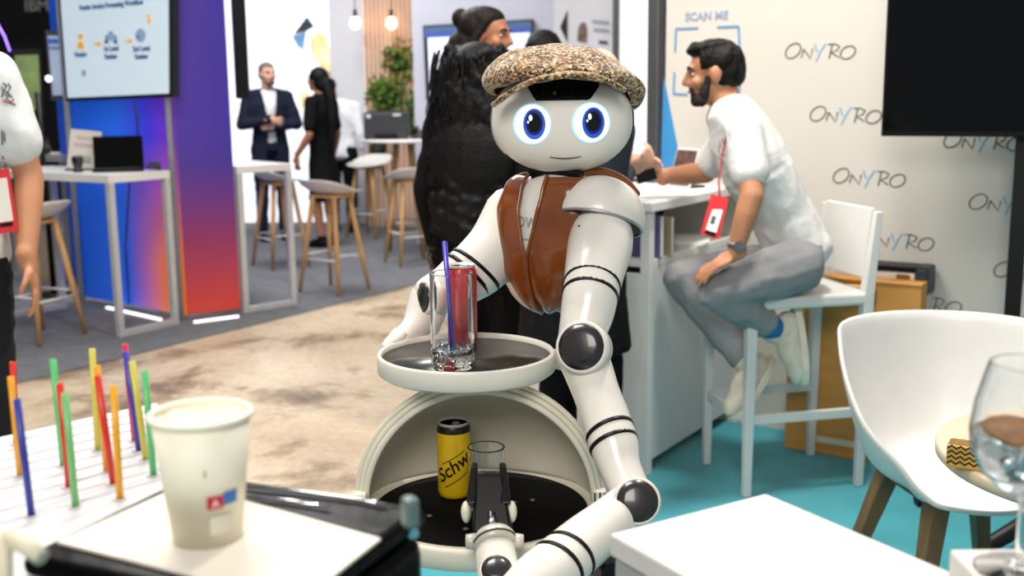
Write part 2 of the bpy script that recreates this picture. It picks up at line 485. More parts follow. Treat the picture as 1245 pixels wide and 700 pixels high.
for i in range(12):
    p = swp + swu * (0.03 + i * 0.0475) + V((0, 0, 1.5)); p.y -= 0.02
    MB().box(p, (0.021, 0.03, 3.0)).build('slat', mat('pine_slat', (206, 150, 104), 0.5, var=0.12, scale=3), sw)
mw, mwp, mwu = frontwall(508, 676, 10.9, 3.0, 'wall_screen_panel', lilac)
pw, pwp, pwu = frontwall(675, 748, 9.6, 3.0, 'wall_poster_panel', mat('poster_panel', (212, 212, 218), 0.6, var=0.02))
frontwall(745, 800, 9.0, 3.0, 'wall_bright_panel', mat('bright_fabric', (240, 244, 250), 0.6, var=0.01, emis=0.7))
p = ats(747, FPX / 8.9, 0)
tag(MB().box((p.x, p.y, 1.5), (0.05, 0.06, 3.0)).build('trim_2', mat('anodised_grey', (96, 97, 98))), kind='structure')

# flat prints on those panels
def prints(par, p0, u, items, off=0.006):
    n = V((u.y, -u.x, 0)).normalized()
    for name, m, pts in items:
        q = [onplane(x, y, p0 + n * off, n) for x, y in pts]
        MB().slab(q, n * -0.002).build(name, m, par)
pr_dark = mat('print_slate', (52, 60, 72), 0.6); pr_sky = mat('print_sky', (150, 190, 226), 0.6, col2=(86, 132, 180), scale=4, emis=0.35)
pr_gold = mat('print_gold', (236, 196, 110), 0.6, col2=(250, 236, 200), scale=6, emis=0.45); pr_black = mat('print_black', (26, 28, 32), 0.6)
pr_line = mat('print_pale_line', (150, 156, 168), 0.6)
prints(lb, lbp, lbu, [('logo_top', mat('print_teal_slate', (64, 82, 88), 0.6, col2=(40, 50, 60), scale=5), [(357, 42), (373, 20), (382, 32), (372, 38)]),
                  ('logo_side', pr_sky, [(355, 44), (372, 38), (369, 62), (362, 56)]),
                  ('gold_graphic', pr_gold, [(377, 46), (388, 38), (398, 46), (402, 66), (408, 98), (396, 106), (388, 78), (378, 64)]),
                  ('blue_graphic', mat('print_blue_block', (60, 110, 160), 0.6, emis=0.2), [(398, 88), (408, 80), (408, 112), (399, 104)]),
                  ('gold_graphic', pr_gold, [(364, 116), (374, 110), (380, 126), (366, 132)])])
prints(pw, pwp, pwu, [('logo_half', pr_black, [(681, 33), (690, 12), (690, 52)]),
                 ('portrait', mat('print_portrait', (140, 112, 98), 0.6, col2=(70, 62, 60), scale=20), [(702, 50), (703, 34), (707, 27), (712, 28), (714, 36), (713, 52)]),
                 ('text_line', pr_line, [(720, 24), (741, 26), (741, 30), (720, 28)]), ('text_line', pr_line, [(722, 34), (741, 36), (741, 40), (722, 38)]),
                 ('text_line', pr_dark, [(728, 49), (739, 50), (739, 54), (728, 53)])])

# ------------------------------------------------------------------ blue and purple booth panels
pl = fz(228, 390); pr_ = fz(293, 382)
eu = (pr_ - pl); ew = eu.length; eu.normalize()
def slabwall(p, u, wdt, z0, z1, th, name, m):
    n = V((-u.y, u.x, 0))
    # object axes follow the panel so that the print runs along it
    me = MB().box((0, 0, (z1 - z0) / 2), (wdt, th, z1 - z0))
    o = me.build(name, m, origin=(0, 0, 0)); o.location = p + u * (wdt / 2) + n * (th / 2) + V((0, 0, z0)); o.rotation_euler = (0, 0, math.atan2(u.y, u.x))
    return o
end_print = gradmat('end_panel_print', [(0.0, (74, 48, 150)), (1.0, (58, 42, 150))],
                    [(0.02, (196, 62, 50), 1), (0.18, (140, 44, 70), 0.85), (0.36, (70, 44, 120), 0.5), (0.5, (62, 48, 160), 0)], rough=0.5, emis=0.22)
tag(slabwall(pl, eu, ew, 0.04, 2.8, 0.05, 'wall_end_panel', end_print), kind='structure')
bl = fz(104, 367); bu = (pl - bl); bw = bu.length; bu.normalize()
blue_print = gradmat('blue_panel_print', [(0.0, (24, 84, 200)), (0.45, (40, 104, 232)), (0.75, (66, 60, 226)), (0.92, (110, 50, 200)), (1.0, (120, 60, 180))],
                     None, rough=0.5)
def blue_panel_material():
    m = blue_print; nt = m.node_tree; N = nt.nodes; L = nt.links
    b = N['Principled BSDF']; src = b.inputs['Base Color'].links[0].from_socket
    tc = N.new('ShaderNodeTexCoord'); sp = N.new('ShaderNodeSeparateXYZ'); L.new(tc.outputs['Generated'], sp.inputs[0])
    a = N.new('ShaderNodeMapRange'); a.inputs[1].default_value = 0.48; a.inputs[2].default_value = 0.85; L.new(sp.outputs[0], a.inputs[0])
    c = N.new('ShaderNodeMapRange'); c.inputs[1].default_value = 0.42; c.inputs[2].default_value = 0.12; L.new(sp.outputs[2], c.inputs[0])
    mu = N.new('ShaderNodeMath'); mu.operation = 'MULTIPLY'; L.new(a.outputs[0], mu.inputs[0]); L.new(c.outputs[0], mu.inputs[1])
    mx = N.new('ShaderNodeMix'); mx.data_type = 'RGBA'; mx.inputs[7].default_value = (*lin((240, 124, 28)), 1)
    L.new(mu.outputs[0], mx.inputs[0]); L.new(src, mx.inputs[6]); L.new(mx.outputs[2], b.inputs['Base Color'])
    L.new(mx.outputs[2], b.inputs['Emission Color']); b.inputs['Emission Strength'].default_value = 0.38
blue_panel_material()
tag(slabwall(bl, bu, bw, 0.04, 2.8, 0.05, 'wall_blue_panel', blue_print), kind='structure')
b2 = ats(86, FPX / 8.9, 0); b3 = ats(112, FPX / 8.7, 0); u2 = (b3 - b2); w2 = u2.length; u2.normalize()
tag(slabwall(b2, u2, w2, 0.04, 2.6, 0.05, 'wall_narrow_blue_panel', mat('blue_print_plain', (36, 92, 214), 0.5, var=0.1, scale=1.5, emis=0.15)), kind='structure')
def post(px, d, name, z1=2.8, wd=0.035, m=alu):
    p = ats(px, FPX / d, 0)
    tag(MB().box((p.x, p.y, z1 / 2), (wd, wd, z1)).build(name, m, bevel=0.003), kind='structure')
p = pl - bu * 0.0 - V((eu.y, -eu.x, 0)) * 0.0
tag(MB().box((pl.x - 0.03, pl.y - 0.02, 1.4), (0.035, 0.035, 2.8)).build('trim_3', alu, bevel=0.003), kind='structure')
q = bl - bu * 0.02
tag(MB().box((q.x, q.y - 0.02, 1.4), (0.04, 0.04, 2.8)).build('trim_4', alu, bevel=0.003), kind='structure')
post(112, 8.65, 'trim_5', 2.6, 0.04)
# led strips at the foot of the panels
def ledstrip(a, b, label):
    a = fz(*a) + V((0, 0, 0.0145)); b = fz(*b) + V((0, 0, 0.0145))
    o = MB().box((a + b) / 2, ((b - a).length, 0.018, 0.014), math.atan2((b - a).y, (b - a).x)).build('light_strip', led); tag(o, label, 'light')
ledstrip((130, 376), (196, 391), 'white light strip glowing at the foot of the blue panel')
ledstrip((236, 394), (290, 387), 'white light strip glowing at the foot of the purple and red end panel')
# ------------------------------------------------------------------ screens
bn = V((-bu.y, bu.x, 0))
if bn.y > 0: bn = -bn            # towards the camera side
screen_grey = mat('slide_background', (196, 212, 222), 0.4, var=0.02, scale=2, emis=0.55)
tvp = pl + bn * 0.10
def tvat(px, py, off=0.0): return onplane(px, py, tvp + bn * off, bn)
def quadscreen(name, label, corners, face_m, body_m, fn, nrm, depth=0.05, bez=0.02, stand=None):
    """corners px: tl, tr, br, bl on the plane given by fn"""
    c = [fn(*p) for p in corners]
    root = thing(name, label, 'screen', ((c[2] + c[3]) / 2))
    MB().slab(c, -nrm * depth).build('housing', body_m, root)
    ctr = sum(c, V()) / 4
    ins = [ctr + (p - ctr) * (1 - bez * 2 / (p - ctr).length) + nrm * 0.002 for p in c]
    MB().slab(ins, nrm * 0.002).build('display', face_m, root)
    return root
tv = quadscreen('presentation_screen', 'large wall screen showing a slide with orange arrows and blue captions', [(68, -40), (209, -46), (210, 118), (80, 123)], screen_grey, mat('screen_housing', (30, 34, 44), 0.4), tvat, bn)
ti = mat('slide_ink_blue', (60, 100, 150), 0.5, emis=0.1); to = mat('slide_orange', (232, 170, 40), 0.5, emis=0.4); tgy = mat('slide_pale_icon', (150, 180, 210), 0.5, emis=0.2)
def tvtext(px, py, body, size, m=ti, align='CENTER'):
    s = FPX / (tvat(px, py) - CAM).dot(FW)
    return text_mesh('slide_text', body, size / s * 1.38, m, frame(tvat(px, py, 0.006), bu, V((0, 0, 1))), tv, align=align, bold=0.0018)
tvtext(134, 9, 'Vendor Invoice Processing Workflow', 6.4)
tvtext(98, 69, 'Vendor', 6.5)
tvtext(135, 62, '1st Level', 6.5); tvtext(135, 71.5, 'Review', 6.5)
tvtext(172, 62, '2nd Level', 6.5); tvtext(172, 71.5, 'Review', 6.5)
tvtext(181, 28, '$', 11, to)
def tvpoly(name, pts, m): MB().slab([tvat(x, y, 0.006) for x, y in pts], bn * 0.001).build(name, m, tv)
def disc(cx, cy, rx, ry=None, n=14): return [(cx + rx * math.cos(2 * math.pi * i / n), cy - (ry or rx) * math.sin(2 * math.pi * i / n)) for i in range(n)]
tvpoly('person_icon', disc(98, 44.5, 3.3), to)
tvpoly('person_icon', [(93.5, 59.5), (95, 52), (98, 49.5), (101, 52), (103, 59.5)], to)
for ax, ay in ((118, 53.5), (156, 50)):
    tvpoly('arrow', [(ax - 5, ay - 0.8), (ax + 1, ay - 1), (ax + 1, ay - 4.5), (ax + 5.5, ay), (ax + 1, ay + 4.5), (ax + 1, ay + 1), (ax - 5, ay + 1.2)], to)
for ix in (129.5, 140.5):
    tvpoly('figure_icon', disc(ix, 45, 1.7), ti); tvpoly('figure_icon', [(ix - 2.6, 53), (ix - 1.6, 47.5), (ix + 1.6, 47.5), (ix + 2.6, 53)], ti)
tvpoly('cycle_icon', disc(134.8, 44, 4.2, 6.5), tgy)
tvpoly('cycle_icon', disc(171, 43, 6.4, 8.5), tgy); tvpoly('figure_icon', disc(168, 45, 1.8, 2.6), ti)
tvpoly('small_icon', disc(102, 89, 2.8, 4.2), tgy)
# the narrower screen behind
def plane_fn(d):
    p0 = at(60, 80, d); n = V((0.35, -0.94, 0)).normalized()
    return (lambda px, py, off=0.0: onplane(px, py, p0 + n * off, n)), n
f2, n2 = plane_fn(8.2)
s2 = quadscreen('side_screen', 'narrow grey screen with blue header partly behind the slide screen', [(55, 37), (90, 38), (95, 122), (62, 122)], mat('side_display', (150, 164, 182), 0.4, var=0.04, emis=0.25), mat('screen_housing', (30, 34, 44)), f2, n2)
MB().slab([f2(57, 47, 0.006), f2(80, 47, 0.006), f2(80, 53, 0.006), f2(58, 53, 0.006)], n2 * 0.001).build('header_bar', mat('header_blue', (46, 84, 160), 0.5, emis=0.2), s2)
MB().slab([f2(58, 57, 0.006), f2(80, 57, 0.006), f2(80, 59.5, 0.006), f2(58, 59.5, 0.006)], n2 * 0.001).build('header_rule', mat('slide_ink_blue', (60, 100, 150)), s2)
for k_, (sx_, d_, rt_) in enumerate(((66, 8.26, s2),)):
    q_ = ats(sx_, FPX / d_, 0); MB().cyl((q_.x, q_.y, 0.02), (q_.x, q_.y, 1.5), 0.02, n=12).build('stand_pole', black_plastic, rt_); MB().lathe([(0.16, 0.006), (0.16, 0.018), (0.02, 0.024)], 24, o=(q_.x, q_.y, 0)).build('stand_base', black_plastic, rt_)
f3, n3 = plane_fn(10.5)
s3 = quadscreen('picture_screen', 'dim screen with a green landscape picture behind the white T-shirt', [(14, 60), (49, 59), (54, 141), (20, 141)], mat('green_picture', (70, 84, 60), 0.5, col2=(118, 140, 78), scale=5, emis=0.18), black_plastic, f3, n3, bez=0.03)
q_ = ats(34, FPX / 10.58, 0); MB().cyl((q_.x, q_.y, 0.02), (q_.x, q_.y, 1.5), 0.02, n=12).build('stand_pole', black_plastic, s3); MB().lathe([(0.16, 0.006), (0.16, 0.018), (0.02, 0.024)], 24, o=(q_.x, q_.y, 0)).build('stand_base', black_plastic, s3)
# letters high on the dark wall
p = at(30, 13.5, 13.5)
text_mesh('lettering', 'IBM', 0.19, mat('grey_sign_letters', (128, 126, 120), 0.6), frame(p, (1, 0, 0), (0, 0, 1)), bpy.data.objects['wall_back'], ext=0.004, bold=0.004)
# violet light tube, top left
a = at(-6, 24, 7.0); b = at(12, 62, 7.0)
tag(MB().tube([a, a.lerp(b, 0.5) + V((0.01, 0, 0)), b], 0.006, 8).build('light_tube', mat('violet_neon', (150, 120, 255), 0.4, emis=3.0, ecol=(140, 100, 255))), 'violet glowing light tube above the T-shirt shoulder at the top left', 'light')
# clip-on spots
for px, py, d, lb_ in ((208, 50, 7.0, 'small white clip lamp on the edge of the purple end panel'), (58, 95, 8.13, 'small white lamp glowing beside the narrow grey screen')):
    q = at(px, py, d)
    r = thing('clip_lamp', lb_, 'lamp', q)
    MB().cyl(q, q + V((0.02, -0.03, -0.005)), 0.018, 0.024, 14).build('lamp_head', led, r)
    MB().cyl(q + V((0, 0.05, 0)), q, 0.008, n=8).build('bracket', alu, r)
# black slab screen on the far side of the end panel
q0 = ats(281, FPX / 7.45, 1.45); 
r = thing('edge_screen', 'black screen seen from its narrow side beyond the purple end panel', 'screen', (ats(289, FPX / 7.6, 1.42)))
c = ats(289, FPX / 7.62, 2.05)
MB().box(c, (0.085, 0.5, 1.22), 0.25).build('housing', black_plastic, r, bevel=0.006)
MB().box(c + V((0.046, 0.01, 0)), (0.004, 0.44, 1.14), 0.25).build('display', mat('dark_glass', (8, 8, 10), 0.1), r)

# ------------------------------------------------------------------ white frame bar tables
def frame_table(name, label, P, Ldir, Wdir, Ln, Wd, H, m=white_paint, fm=None, group=None):
    """P = floor corner; loops at both ends of the long side"""
    fm = fm or alu
    Ldir = V(Ldir).normalized(); Wdir = V(Wdir).normalized()
    r = thing(name, label, 'table', P + Ldir * Ln / 2 + Wdir * Wd / 2, 0, group)
    P = V((P.x, P.y, 0)); e = 0.02
    q = [P - Ldir * e - Wdir * e, P + Ldir * (Ln + e) - Wdir * e, P + Ldir * (Ln + e) + Wdir * (Wd + e), P - Ldir * e + Wdir * (Wd + e)]
    MB().prism([(x.x, x.y) for x in q], H - 0.05, H).build('tabletop', m, r, bevel=0.004)
    rot = rot3(Ldir, Wdir, V((0, 0, 1)))
    for i in (0, 1):
        b0 = P + Ldir * (Ln * i)
        for j in (0, 1):
            MB().box(b0 + Wdir * (Wd * j) + V((0, 0, (H - 0.05) / 2 + 0.003)), (0.04, 0.04, H - 0.056), rot).build('leg', fm, r, bevel=0.003)
        MB().box(b0 + Wdir * (Wd / 2) + V((0, 0, 0.027)), (0.04, Wd - 0.04, 0.04), rot).build('floor_rail', fm, r, bevel=0.003)
    return r
silver_white = mat('silver_white_lacquer', (200, 200, 200), 0.35, 0.2)
TN = fz(147, 411); TR = fz(213, 396); wd_ = (TR - TN); TW = wd_.length; wd_.normalize(); ld_ = V((-wd_.y, wd_.x, 0))
bt1 = frame_table('bar_table', 'white bar table with metal loop legs carrying the black laptop', TN, ld_, wd_, 1.15, TW, 1.0, fm=silver_white)
t2a = fz(299, 381); t2b = fz(357, 372); w2d = (t2b - t2a); W2 = w2d.length; w2d.normalize(); l2d = V((-w2d.y, w2d.x, 0))
frame_table('bar_table', 'white bar table with loop leg half hidden behind the red end panel', t2a, l2d, w2d, 0.8, W2, 1.0, fm=silver_white)
t3 = ats(88, FPX / 8.75, 0)
frame_table('bar_table', 'dim grey bar table behind the laptop table', t3, (-0.95, 0.3, 0), (0.3, 0.95, 0), 0.9, 0.4, 1.02, m=mat('grey_tabletop', (170, 168, 162), 0.5), fm=alu)

# things on the laptop table
def ontable(px, py, z=1.001): return fz(px, py, z)
tabpt = lambda a, b, z=1.001: V((TN.x, TN.y, z)) + ld_ * a + wd_ * b
lp = tabpt(0.24, 0.26)
r = thing('laptop', 'black laptop standing open on the white bar table', 'laptop', lp, 0.3)
MB().box((0, 0, 0.009), (0.30, 0.2, 0.016)).build('keyboard_base', black_plastic, r, world=False, bevel=0.003)
scr = MB().box((0, 0, 0.1), (0.30, 0.008, 0.21)).build('display', mat('laptop_lid', (6, 6, 8), 0.4, ior=1.15, spec=0.2), r, world=False, bevel=0.003)
scr.location = (0, 0.1, 0.012); scr.rotation_euler = (-0.2, 0, 0)
hp = MB().box((0, 0.105, 0.016), (0.26, 0.012, 0.012)).build('hinge', dark_grey, r, world=False)
kb = MB()
for i in range(10):
    for j in range(4): kb.box((-0.12 + i * 0.0265, -0.04 + j * 0.026, 0.0185), (0.021, 0.02, 0.003))
tag(kb.build('keys', dark_grey, r, world=False), kind='stuff')
sp_ = tabpt(0.52, 0.2)
r = thing('sign_stand', 'pale printed card leaning in a holder left of the laptop', 'sign', sp_, 0.2)
cardm = mat('beige_card', (206, 198, 190), 0.6, var=0.03)
c = MB().box((0, 0, 0.13), (0.19, 0.006, 0.26)).build('card', cardm, r, world=False, bevel=0.002); c.rotation_euler = (-0.3, 0.12, 0); c.location = (0, 0, 0.003)
for i, (w_, z) in enumerate(((0.12, 0.215), (0.10, 0.20), (0.13, 0.17), (0.13, 0.155))):
    k = MB().box((0, -0.0036, z), (w_, 0.001, 0.006)).build('text_line', mat('card_ink', (150, 128, 122), 0.6), r, world=False); k.rotation_euler = (-0.3, 0.12, 0)
k = MB().box((0.0, -0.0036, 0.07), (0.09, 0.001, 0.05)).build('picture', mat('card_photo', (110, 112, 116), 0.6, col2=(170, 168, 160), scale=30), r, world=False); k.rotation_euler = (-0.3, 0.12, 0)
MB().box((0, 0.02, 0.006), (0.2, 0.1, 0.01)).build('foot', dark_grey, r, world=False, bevel=0.002)
cp = tabpt(0.40, 0.08)
r = thing('small_camera', 'small dark grey device beside the laptop on the white bar table', 'device', cp, 0)
MB().lathe([(0.018, 0), (0.03, 0.003), (0.03, 0.015), (0.022, 0.02), (0.03, 0.05), (0.036, 0.08), (0.028, 0.1)], 16).build('body', dark_grey, r, world=False)
MB().cyl((0, -0.02, 0.075), (0, -0.04, 0.075), 0.014, n=12).build('lens', black_plastic, r, world=False)
cab = tabpt(0.03, 0.36)
mb = MB(); pts = []
for i in range(40):
    a = i * 0.55; pts.append(cab + V((0.04 * math.cos(a), 0.025 * math.sin(a), 0.008 + 0.016 * math.sin(a * 0.37) ** 2 + i * 0.0007)))
tag(mb.tube(pts, 0.006, 8).build('cable_coil', dark_grey), 'coil of dark cable at the right end of the laptop table', 'cable')
q = tvat(163, 121); pts = [q + V((0, 0, 0)), tvat(162, 150) - bn * 0.03, tvat(160, 180) - bn * 0.05, tvat(150, 215) - bn * 0.05, tvat(143, 300) - bn * 0.06, tvat(146, 372) - bn * 0.07]
tag(MB().tube(pts, 0.006, 6).build('cable', dark_grey), 'thin dark cable hanging from the slide screen down the blue panel', 'cable')
# things on the dim table
dimpt = lambda a, b: V((t3.x, t3.y, 1.021)) + V((-0.95, 0.3, 0)).normalized() * a + V((0.3, 0.95, 0)).normalized() * b
p3 = dimpt(0.1, 0.2)
r = thing('sign_stand', 'narrow grey card leaning on the dim table at the far left', 'sign', p3, 0.3)
c = MB().box((0, 0, 0.13), (0.12, 0.006, 0.26)).build('card', cardm, r, world=False, bevel=0.002); c.rotation_euler = (-0.15, 0.12, 0)
MB().box((0, 0.02, 0.006), (0.12, 0.1, 0.01)).build('foot', dark_grey, r, world=False)
p4 = dimpt(0.24, 0.12)
r = thing('small_vase', 'small dark glass vase on the dim table at the far left', 'vase', p4)
MB().lathe([(0.02, 0), (0.032, 0.02), (0.03, 0.06), (0.014, 0.085), (0.018, 0.1), (0.014, 0.1)], 16, cap1=False).build('body', mat('smoky_glass', (60, 50, 56), 0.15), r, world=False)
MB().cyl((0, 0, 0.08), (0.012, 0, 0.13), 0.004, n=6).build('stem', dark_grey, r, world=False)
# beige carton under the dim table
p5 = ats(72, FPX / 9.0, 0)
r = thing('carton', 'beige carton standing on the grey carpet under the dim table', 'box', p5, 0.3)
MB().box((0, 0, 0.2), (0.24, 0.24, 0.4)).build('body', mat('beige_carton', (170, 150, 122), 0.7), r, world=False, bevel=0.004)
for s_ in (-1, 1): MB().box((0.062 * s_, 0, 0.402), (0.115, 0.236, 0.004)).build('flap', mat('beige_carton', (170, 150, 122)), r, world=False)

# ------------------------------------------------------------------ shell stools with wooden legs
def make_stool(label):
    r = thing('bar_stool', label, 'stool', (0, 0, 0), 0, 'white shell stools with wooden legs')
    def seat(u, v):
        a = 2 * math.pi * u; t = v
        cx, sy = math.cos(a), math.sin(a)
        p = 2.4; q = (abs(cx) ** p + abs(sy) ** p) ** (-1 / p)
        x, y = 0.235 * cx * q * t, 0.21 * sy * q * t
        up = max(0, -sy) ** 1.0           # back at -y
        z = 0.735 + 0.012 * t * t + (0.10 * up + 0.035 * abs(cx) * 0.6) * t ** 3 - 0.02 * max(0, sy) * t ** 3
        return (x, y, z)
    MB().grid(seat, 32, 9, closeu=True).build('seat', white_plastic, r, world=False, solid=0.012, sub=1)
    for sx in (-1, 1):
        for sy in (-1, 1):
            MB().tube([(0.10 * sx, 0.085 * sy, 0.725), (0.145 * sx, 0.13 * sy, 0.36), (0.19 * sx, 0.175 * sy, 0.0)], [0.02, 0.019, 0.014], 12).build('leg', oak, r, world=False)
    MB().box((0, 0, 0.717), (0.23, 0.2, 0.022)).build('seat_frame', oak, r, world=False, bevel=0.005)
    for sy in (-1, 1): MB().cyl((-0.158, 0.143 * sy, 0.25), (0.158, 0.143 * sy, 0.25), 0.007, n=8).build('footrest', white_paint, r, world=False)
    for sx in (-1, 1): MB().cyl((0.155 * sx, -0.147, 0.28), (0.155 * sx, 0.147, 0.28), 0.007, n=8).build('footrest', white_paint, r, world=False)
    return r
st = make_stool('white shell stool nearest the pale floor, in front of the dark-dressed woman')
st.location = fz(407, 354); st.location.z = 0.007; st.rotation_euler = (0, 0, -0.55)
for px, py, rz, lb_ in ((342, 324, -0.9, 'white shell stool behind the half hidden white bar table'), (502, 321, 0.5, 'white shell stool beside the curly-haired woman in black'),
                        (452, 288, 2.6, 'white shell stool tucked at the round table with the printer'), (50, 412, 1.2, 'white shell stool beside the man in the white T-shirt at the left edge')):
    p = fz(px, py); p.z = 0.007
    dup(st, p, rz, lb_)

# ------------------------------------------------------------------ round table with printer, plants, bulbs, monitor
rp = ats(494, FPX / 10.2, 0)
r = thing('round_bar_table', 'round white bar table with wooden legs carrying the black printer', 'table', (rp.x, rp.y, 0.007))
MB().lathe([(0.36, 1.03), (0.375, 1.04), (0.375, 1.055), (0.36, 1.06)], 40).build('tabletop', white_paint, r, world=False)
for i in range(4):
    a = math.pi / 4 + i * math.pi / 2
    MB().tube([(0.09 * math.cos(a), 0.09 * math.sin(a), 1.03), (0.24 * math.cos(a), 0.24 * math.sin(a), 0.0)], [0.022, 0.016], 10).build('leg', mat('brown_oak', (150, 118, 80), 0.5, var=0.2), r, world=False)
MB().lathe([(0.17, 0.3), (0.178, 0.3), (0.178, 0.312), (0.17, 0.312), (0.17, 0.3)], 24, cap0=False, cap1=False).build('foot_ring', alu, r, world=False)
pp = V((rp.x - 0.14, rp.y - 0.05, 1.068))
r = thing('printer', 'black desktop printer on the round table below the plants', 'printer', pp, 0.05)
MB().box((0, 0, 0.12), (0.39, 0.3, 0.24)).build('body', dark_grey, r, world=False, bevel=0.015)
MB().box((0, -0.16, 0.035), (0.2, 0.05, 0.02)).build('paper_tray', black_plastic, r, world=False, bevel=0.004)
MB().box((0.1, -0.153, 0.215), (0.07, 0.006, 0.02)).build('display', mat('pale_label', (210, 214, 220), 0.5), r, world=False)
MB().box((-0.15, -0.153, 0.205), (0.04, 0.006, 0.03)).build('badge', mat('pale_label', (210, 214, 220)), r, world=False)
MB().box((0, 0.0, 0.245), (0.33, 0.24, 0.012)).build('lid', black_plastic, r, world=False, bevel=0.004)
r = thing('desk_phone', 'low dark desk device right of the printer', 'device', V((rp.x + 0.2, rp.y - 0.06, 1.068)), -0.2)
MB().hexa([(-0.11, -0.08, 0), (0.11, -0.08, 0), (0.11, 0.08, 0), (-0.11, 0.08, 0), (-0.11, -0.08, 0.03), (0.11, -0.08, 0.03), (0.11, 0.08, 0.08), (-0.11, 0.08, 0.08)]).build('body', dark_grey, r, world=False, bevel=0.006)
MB().tube([(-0.085, -0.06, 0.055), (-0.085, 0, 0.085), (-0.085, 0.06, 0.095)], [0.018, 0.012, 0.018], 8).build('handset', black_plastic, r, world=False)
leafm = mat('leaf_green', (58, 96, 30), 0.5, col2=(120, 150, 50), scale=9)
def foliage(c, rad, n, seed, droop=0.0):
    rnd = random.Random(seed); mb = MB()
    for i in range(n):
        d = V((rnd.gauss(0, 1), rnd.gauss(0, 0.7), rnd.gauss(0, 1))).normalized()
        p = c + V((d.x * rad[0], d.y * rad[1], d.z * rad[2])) * rnd.uniform(0.35, 1.0)
        p.z -= droop * rnd.random() ** 2
        l = rnd.uniform(0.05, 0.085); t = V((rnd.uniform(-1, 1), rnd.uniform(-1, 0.4), rnd.uniform(-0.9, 0.5))).normalized()
        u = t.cross(V((rnd.uniform(-1, 1), rnd.uniform(-1, 1), rnd.uniform(-1, 1)))).normalized() * l * 0.32; nrm = t.cross(u).normalized() * l * 0.12
        mb.add([p, p + t * l * 0.5 + u + nrm, p + t * l, p + t * l * 0.5 - u + nrm, p + t * l * 0.5], [(0, 4, 1), (1, 4, 2), (2, 4, 3), (3, 4, 0)], 0, False)
    return mb
for (px, py, d, rad, n, lab, droop) in ((487, 70, 12.1, (0.19, 0.13, 0.16), 420, 'highest bushy green hanging plant on the wooden slats', 0.28), (468, 112, 12.0, (0.19, 0.13, 0.17), 420, 'lower left trailing green plant above the printer', 0.25), (503, 136, 12.05, (0.14, 0.12, 0.2), 300, 'green plant trailing beside the right end of the printer', 0.2), (459, 172, 12.15, (0.08, 0.08, 0.12), 110, 'small green plant low on the slats under the round table edge', 0.05)):
    p = at(px, py, d); k = rad[0] / 0.19
    r = thing('hanging_plant', lab, 'plant', p - V((0, 0, 0.17 * k)))
    MB().lathe([(0.05, -0.12), (0.08, -0.1), (0.095, 0.0), (0.085, 0.0), (0.075, -0.09)], 20, o=p - V((0, 0.0, 0.03)), cap1=False).build('pot', mat('dark_pot', (40, 42, 38), 0.6), r)
    MB().box(p + V((0, 0.16, -0.05)), (0.03, 0.2, 0.02)).build('wall_bracket', black_plastic, r)
    f = foliage(p + V((0, -0.03, 0.05)), rad, n, int(px), droop).build('foliage', leafm, r, recalc=False); f['kind'] = 'stuff'
for px, lab in ((432, 'glowing bare bulb hanging in front of the pale panel'), (476, 'glowing bare bulb hanging in front of the wooden slats')):
    p = at(px, 28, 11.8)
    r = thing('pendant_bulb', lab, 'lamp', p)
    MB().ell(p, (0.055, 0.055, 0.065)).build('bulb', mat('warm_bulb', (255, 226, 180), 0.3, emis=9.0, ecol=(255, 214, 160)), r)
    MB().cyl(p + V((0, 0, 0.055)), p + V((0, 0, 0.14)), 0.022, n=12).build('socket', dark_grey, r)
    MB().cyl(p + V((0, 0, 0.14)), p + V((0, 0, 1.1)), 0.005, n=6).build('cord', dark_grey, r)
nm_ = V((mwu.y, -mwu.x, 0)).normalized(); p0m = mwp + nm_ * 0.056
fm_ = lambda px, py, off=0.0: onplane(px, py, p0m + nm_ * off, nm_)
mon = quadscreen('wall_monitor', 'wall monitor with pale window and blue header behind the women', [(514, 31), (649, 23), (652, 118), (518, 122)], mat('monitor_display', (214, 224, 240), 0.4, var=0.02, emis=0.6), mat('screen_housing', (30, 34, 44)), fm_, nm_, bez=0.025)
MB().slab([fm_(516, 33.5, 0.006), fm_(646, 25.5, 0.006), fm_(646, 34, 0.006), fm_(516, 40, 0.006)], (0, -0.001, 0)).build('header_bar', mat('header_slate', (70, 100, 140), 0.5, emis=0.2), mon)
MB().slab([fm_(516, 40, 0.006), fm_(646, 34, 0.006), fm_(646, 39, 0.006), fm_(516, 46, 0.006)], (0, -0.001, 0)).build('toolbar', mat('header_indigo', (60, 84, 170), 0.5, emis=0.25), mon)
# ------------------------------------------------------------------ bar counter of the booth
C0 = fz(787, 581); C0.z = 0.007
yawW = math.atan2(WU.y, WU.x)
def cbox(u0, u1, n0, n1, z0, z1):
    c = C0 + WU * ((u0 + u1) / 2) + WN * ((n0 + n1) / 2) + V((0, 0, (z0 + z1) / 2)); return c, (u1 - u0, n1 - n0, z1 - z0), yawW
ct_m = mat('counter_white_laminate', (224, 224, 222), 0.4, var=0.02)
ctr = thing('bar_counter', 'white bar counter with open shelf beside the seated man', 'counter', C0)
CL, CW, CH = 0.92, 0.5, 1.05
MB().box(*cbox(-CW, 0.02, -0.02, CL, CH - 0.035, CH)).build('countertop', ct_m, ctr, bevel=0.004)
for u in (-CW + 0.02, -0.02): MB().box(*cbox(u - 0.02, u + 0.02, 0.0, 0.04, 0, CH - 0.035)).build('post', ct_m, ctr, bevel=0.003)
MB().box(*cbox(-0.03, -0.01, 0.04, CL, 0.05, 0.80)).build('side_panel', mat('counter_panel', (210, 216, 220), 0.45, var=0.02), ctr)
MB().box(*cbox(-CW + 0.03, -CW + 0.04, 0.04, CL, 0.05, CH - 0.035)).build('rear_panel', ct_m, ctr)
MB().box(*cbox(-CW + 0.04, -0.01, 0.03, CL, 0.80, 0.83)).build('shelf', ct_m, ctr, bevel=0.003)
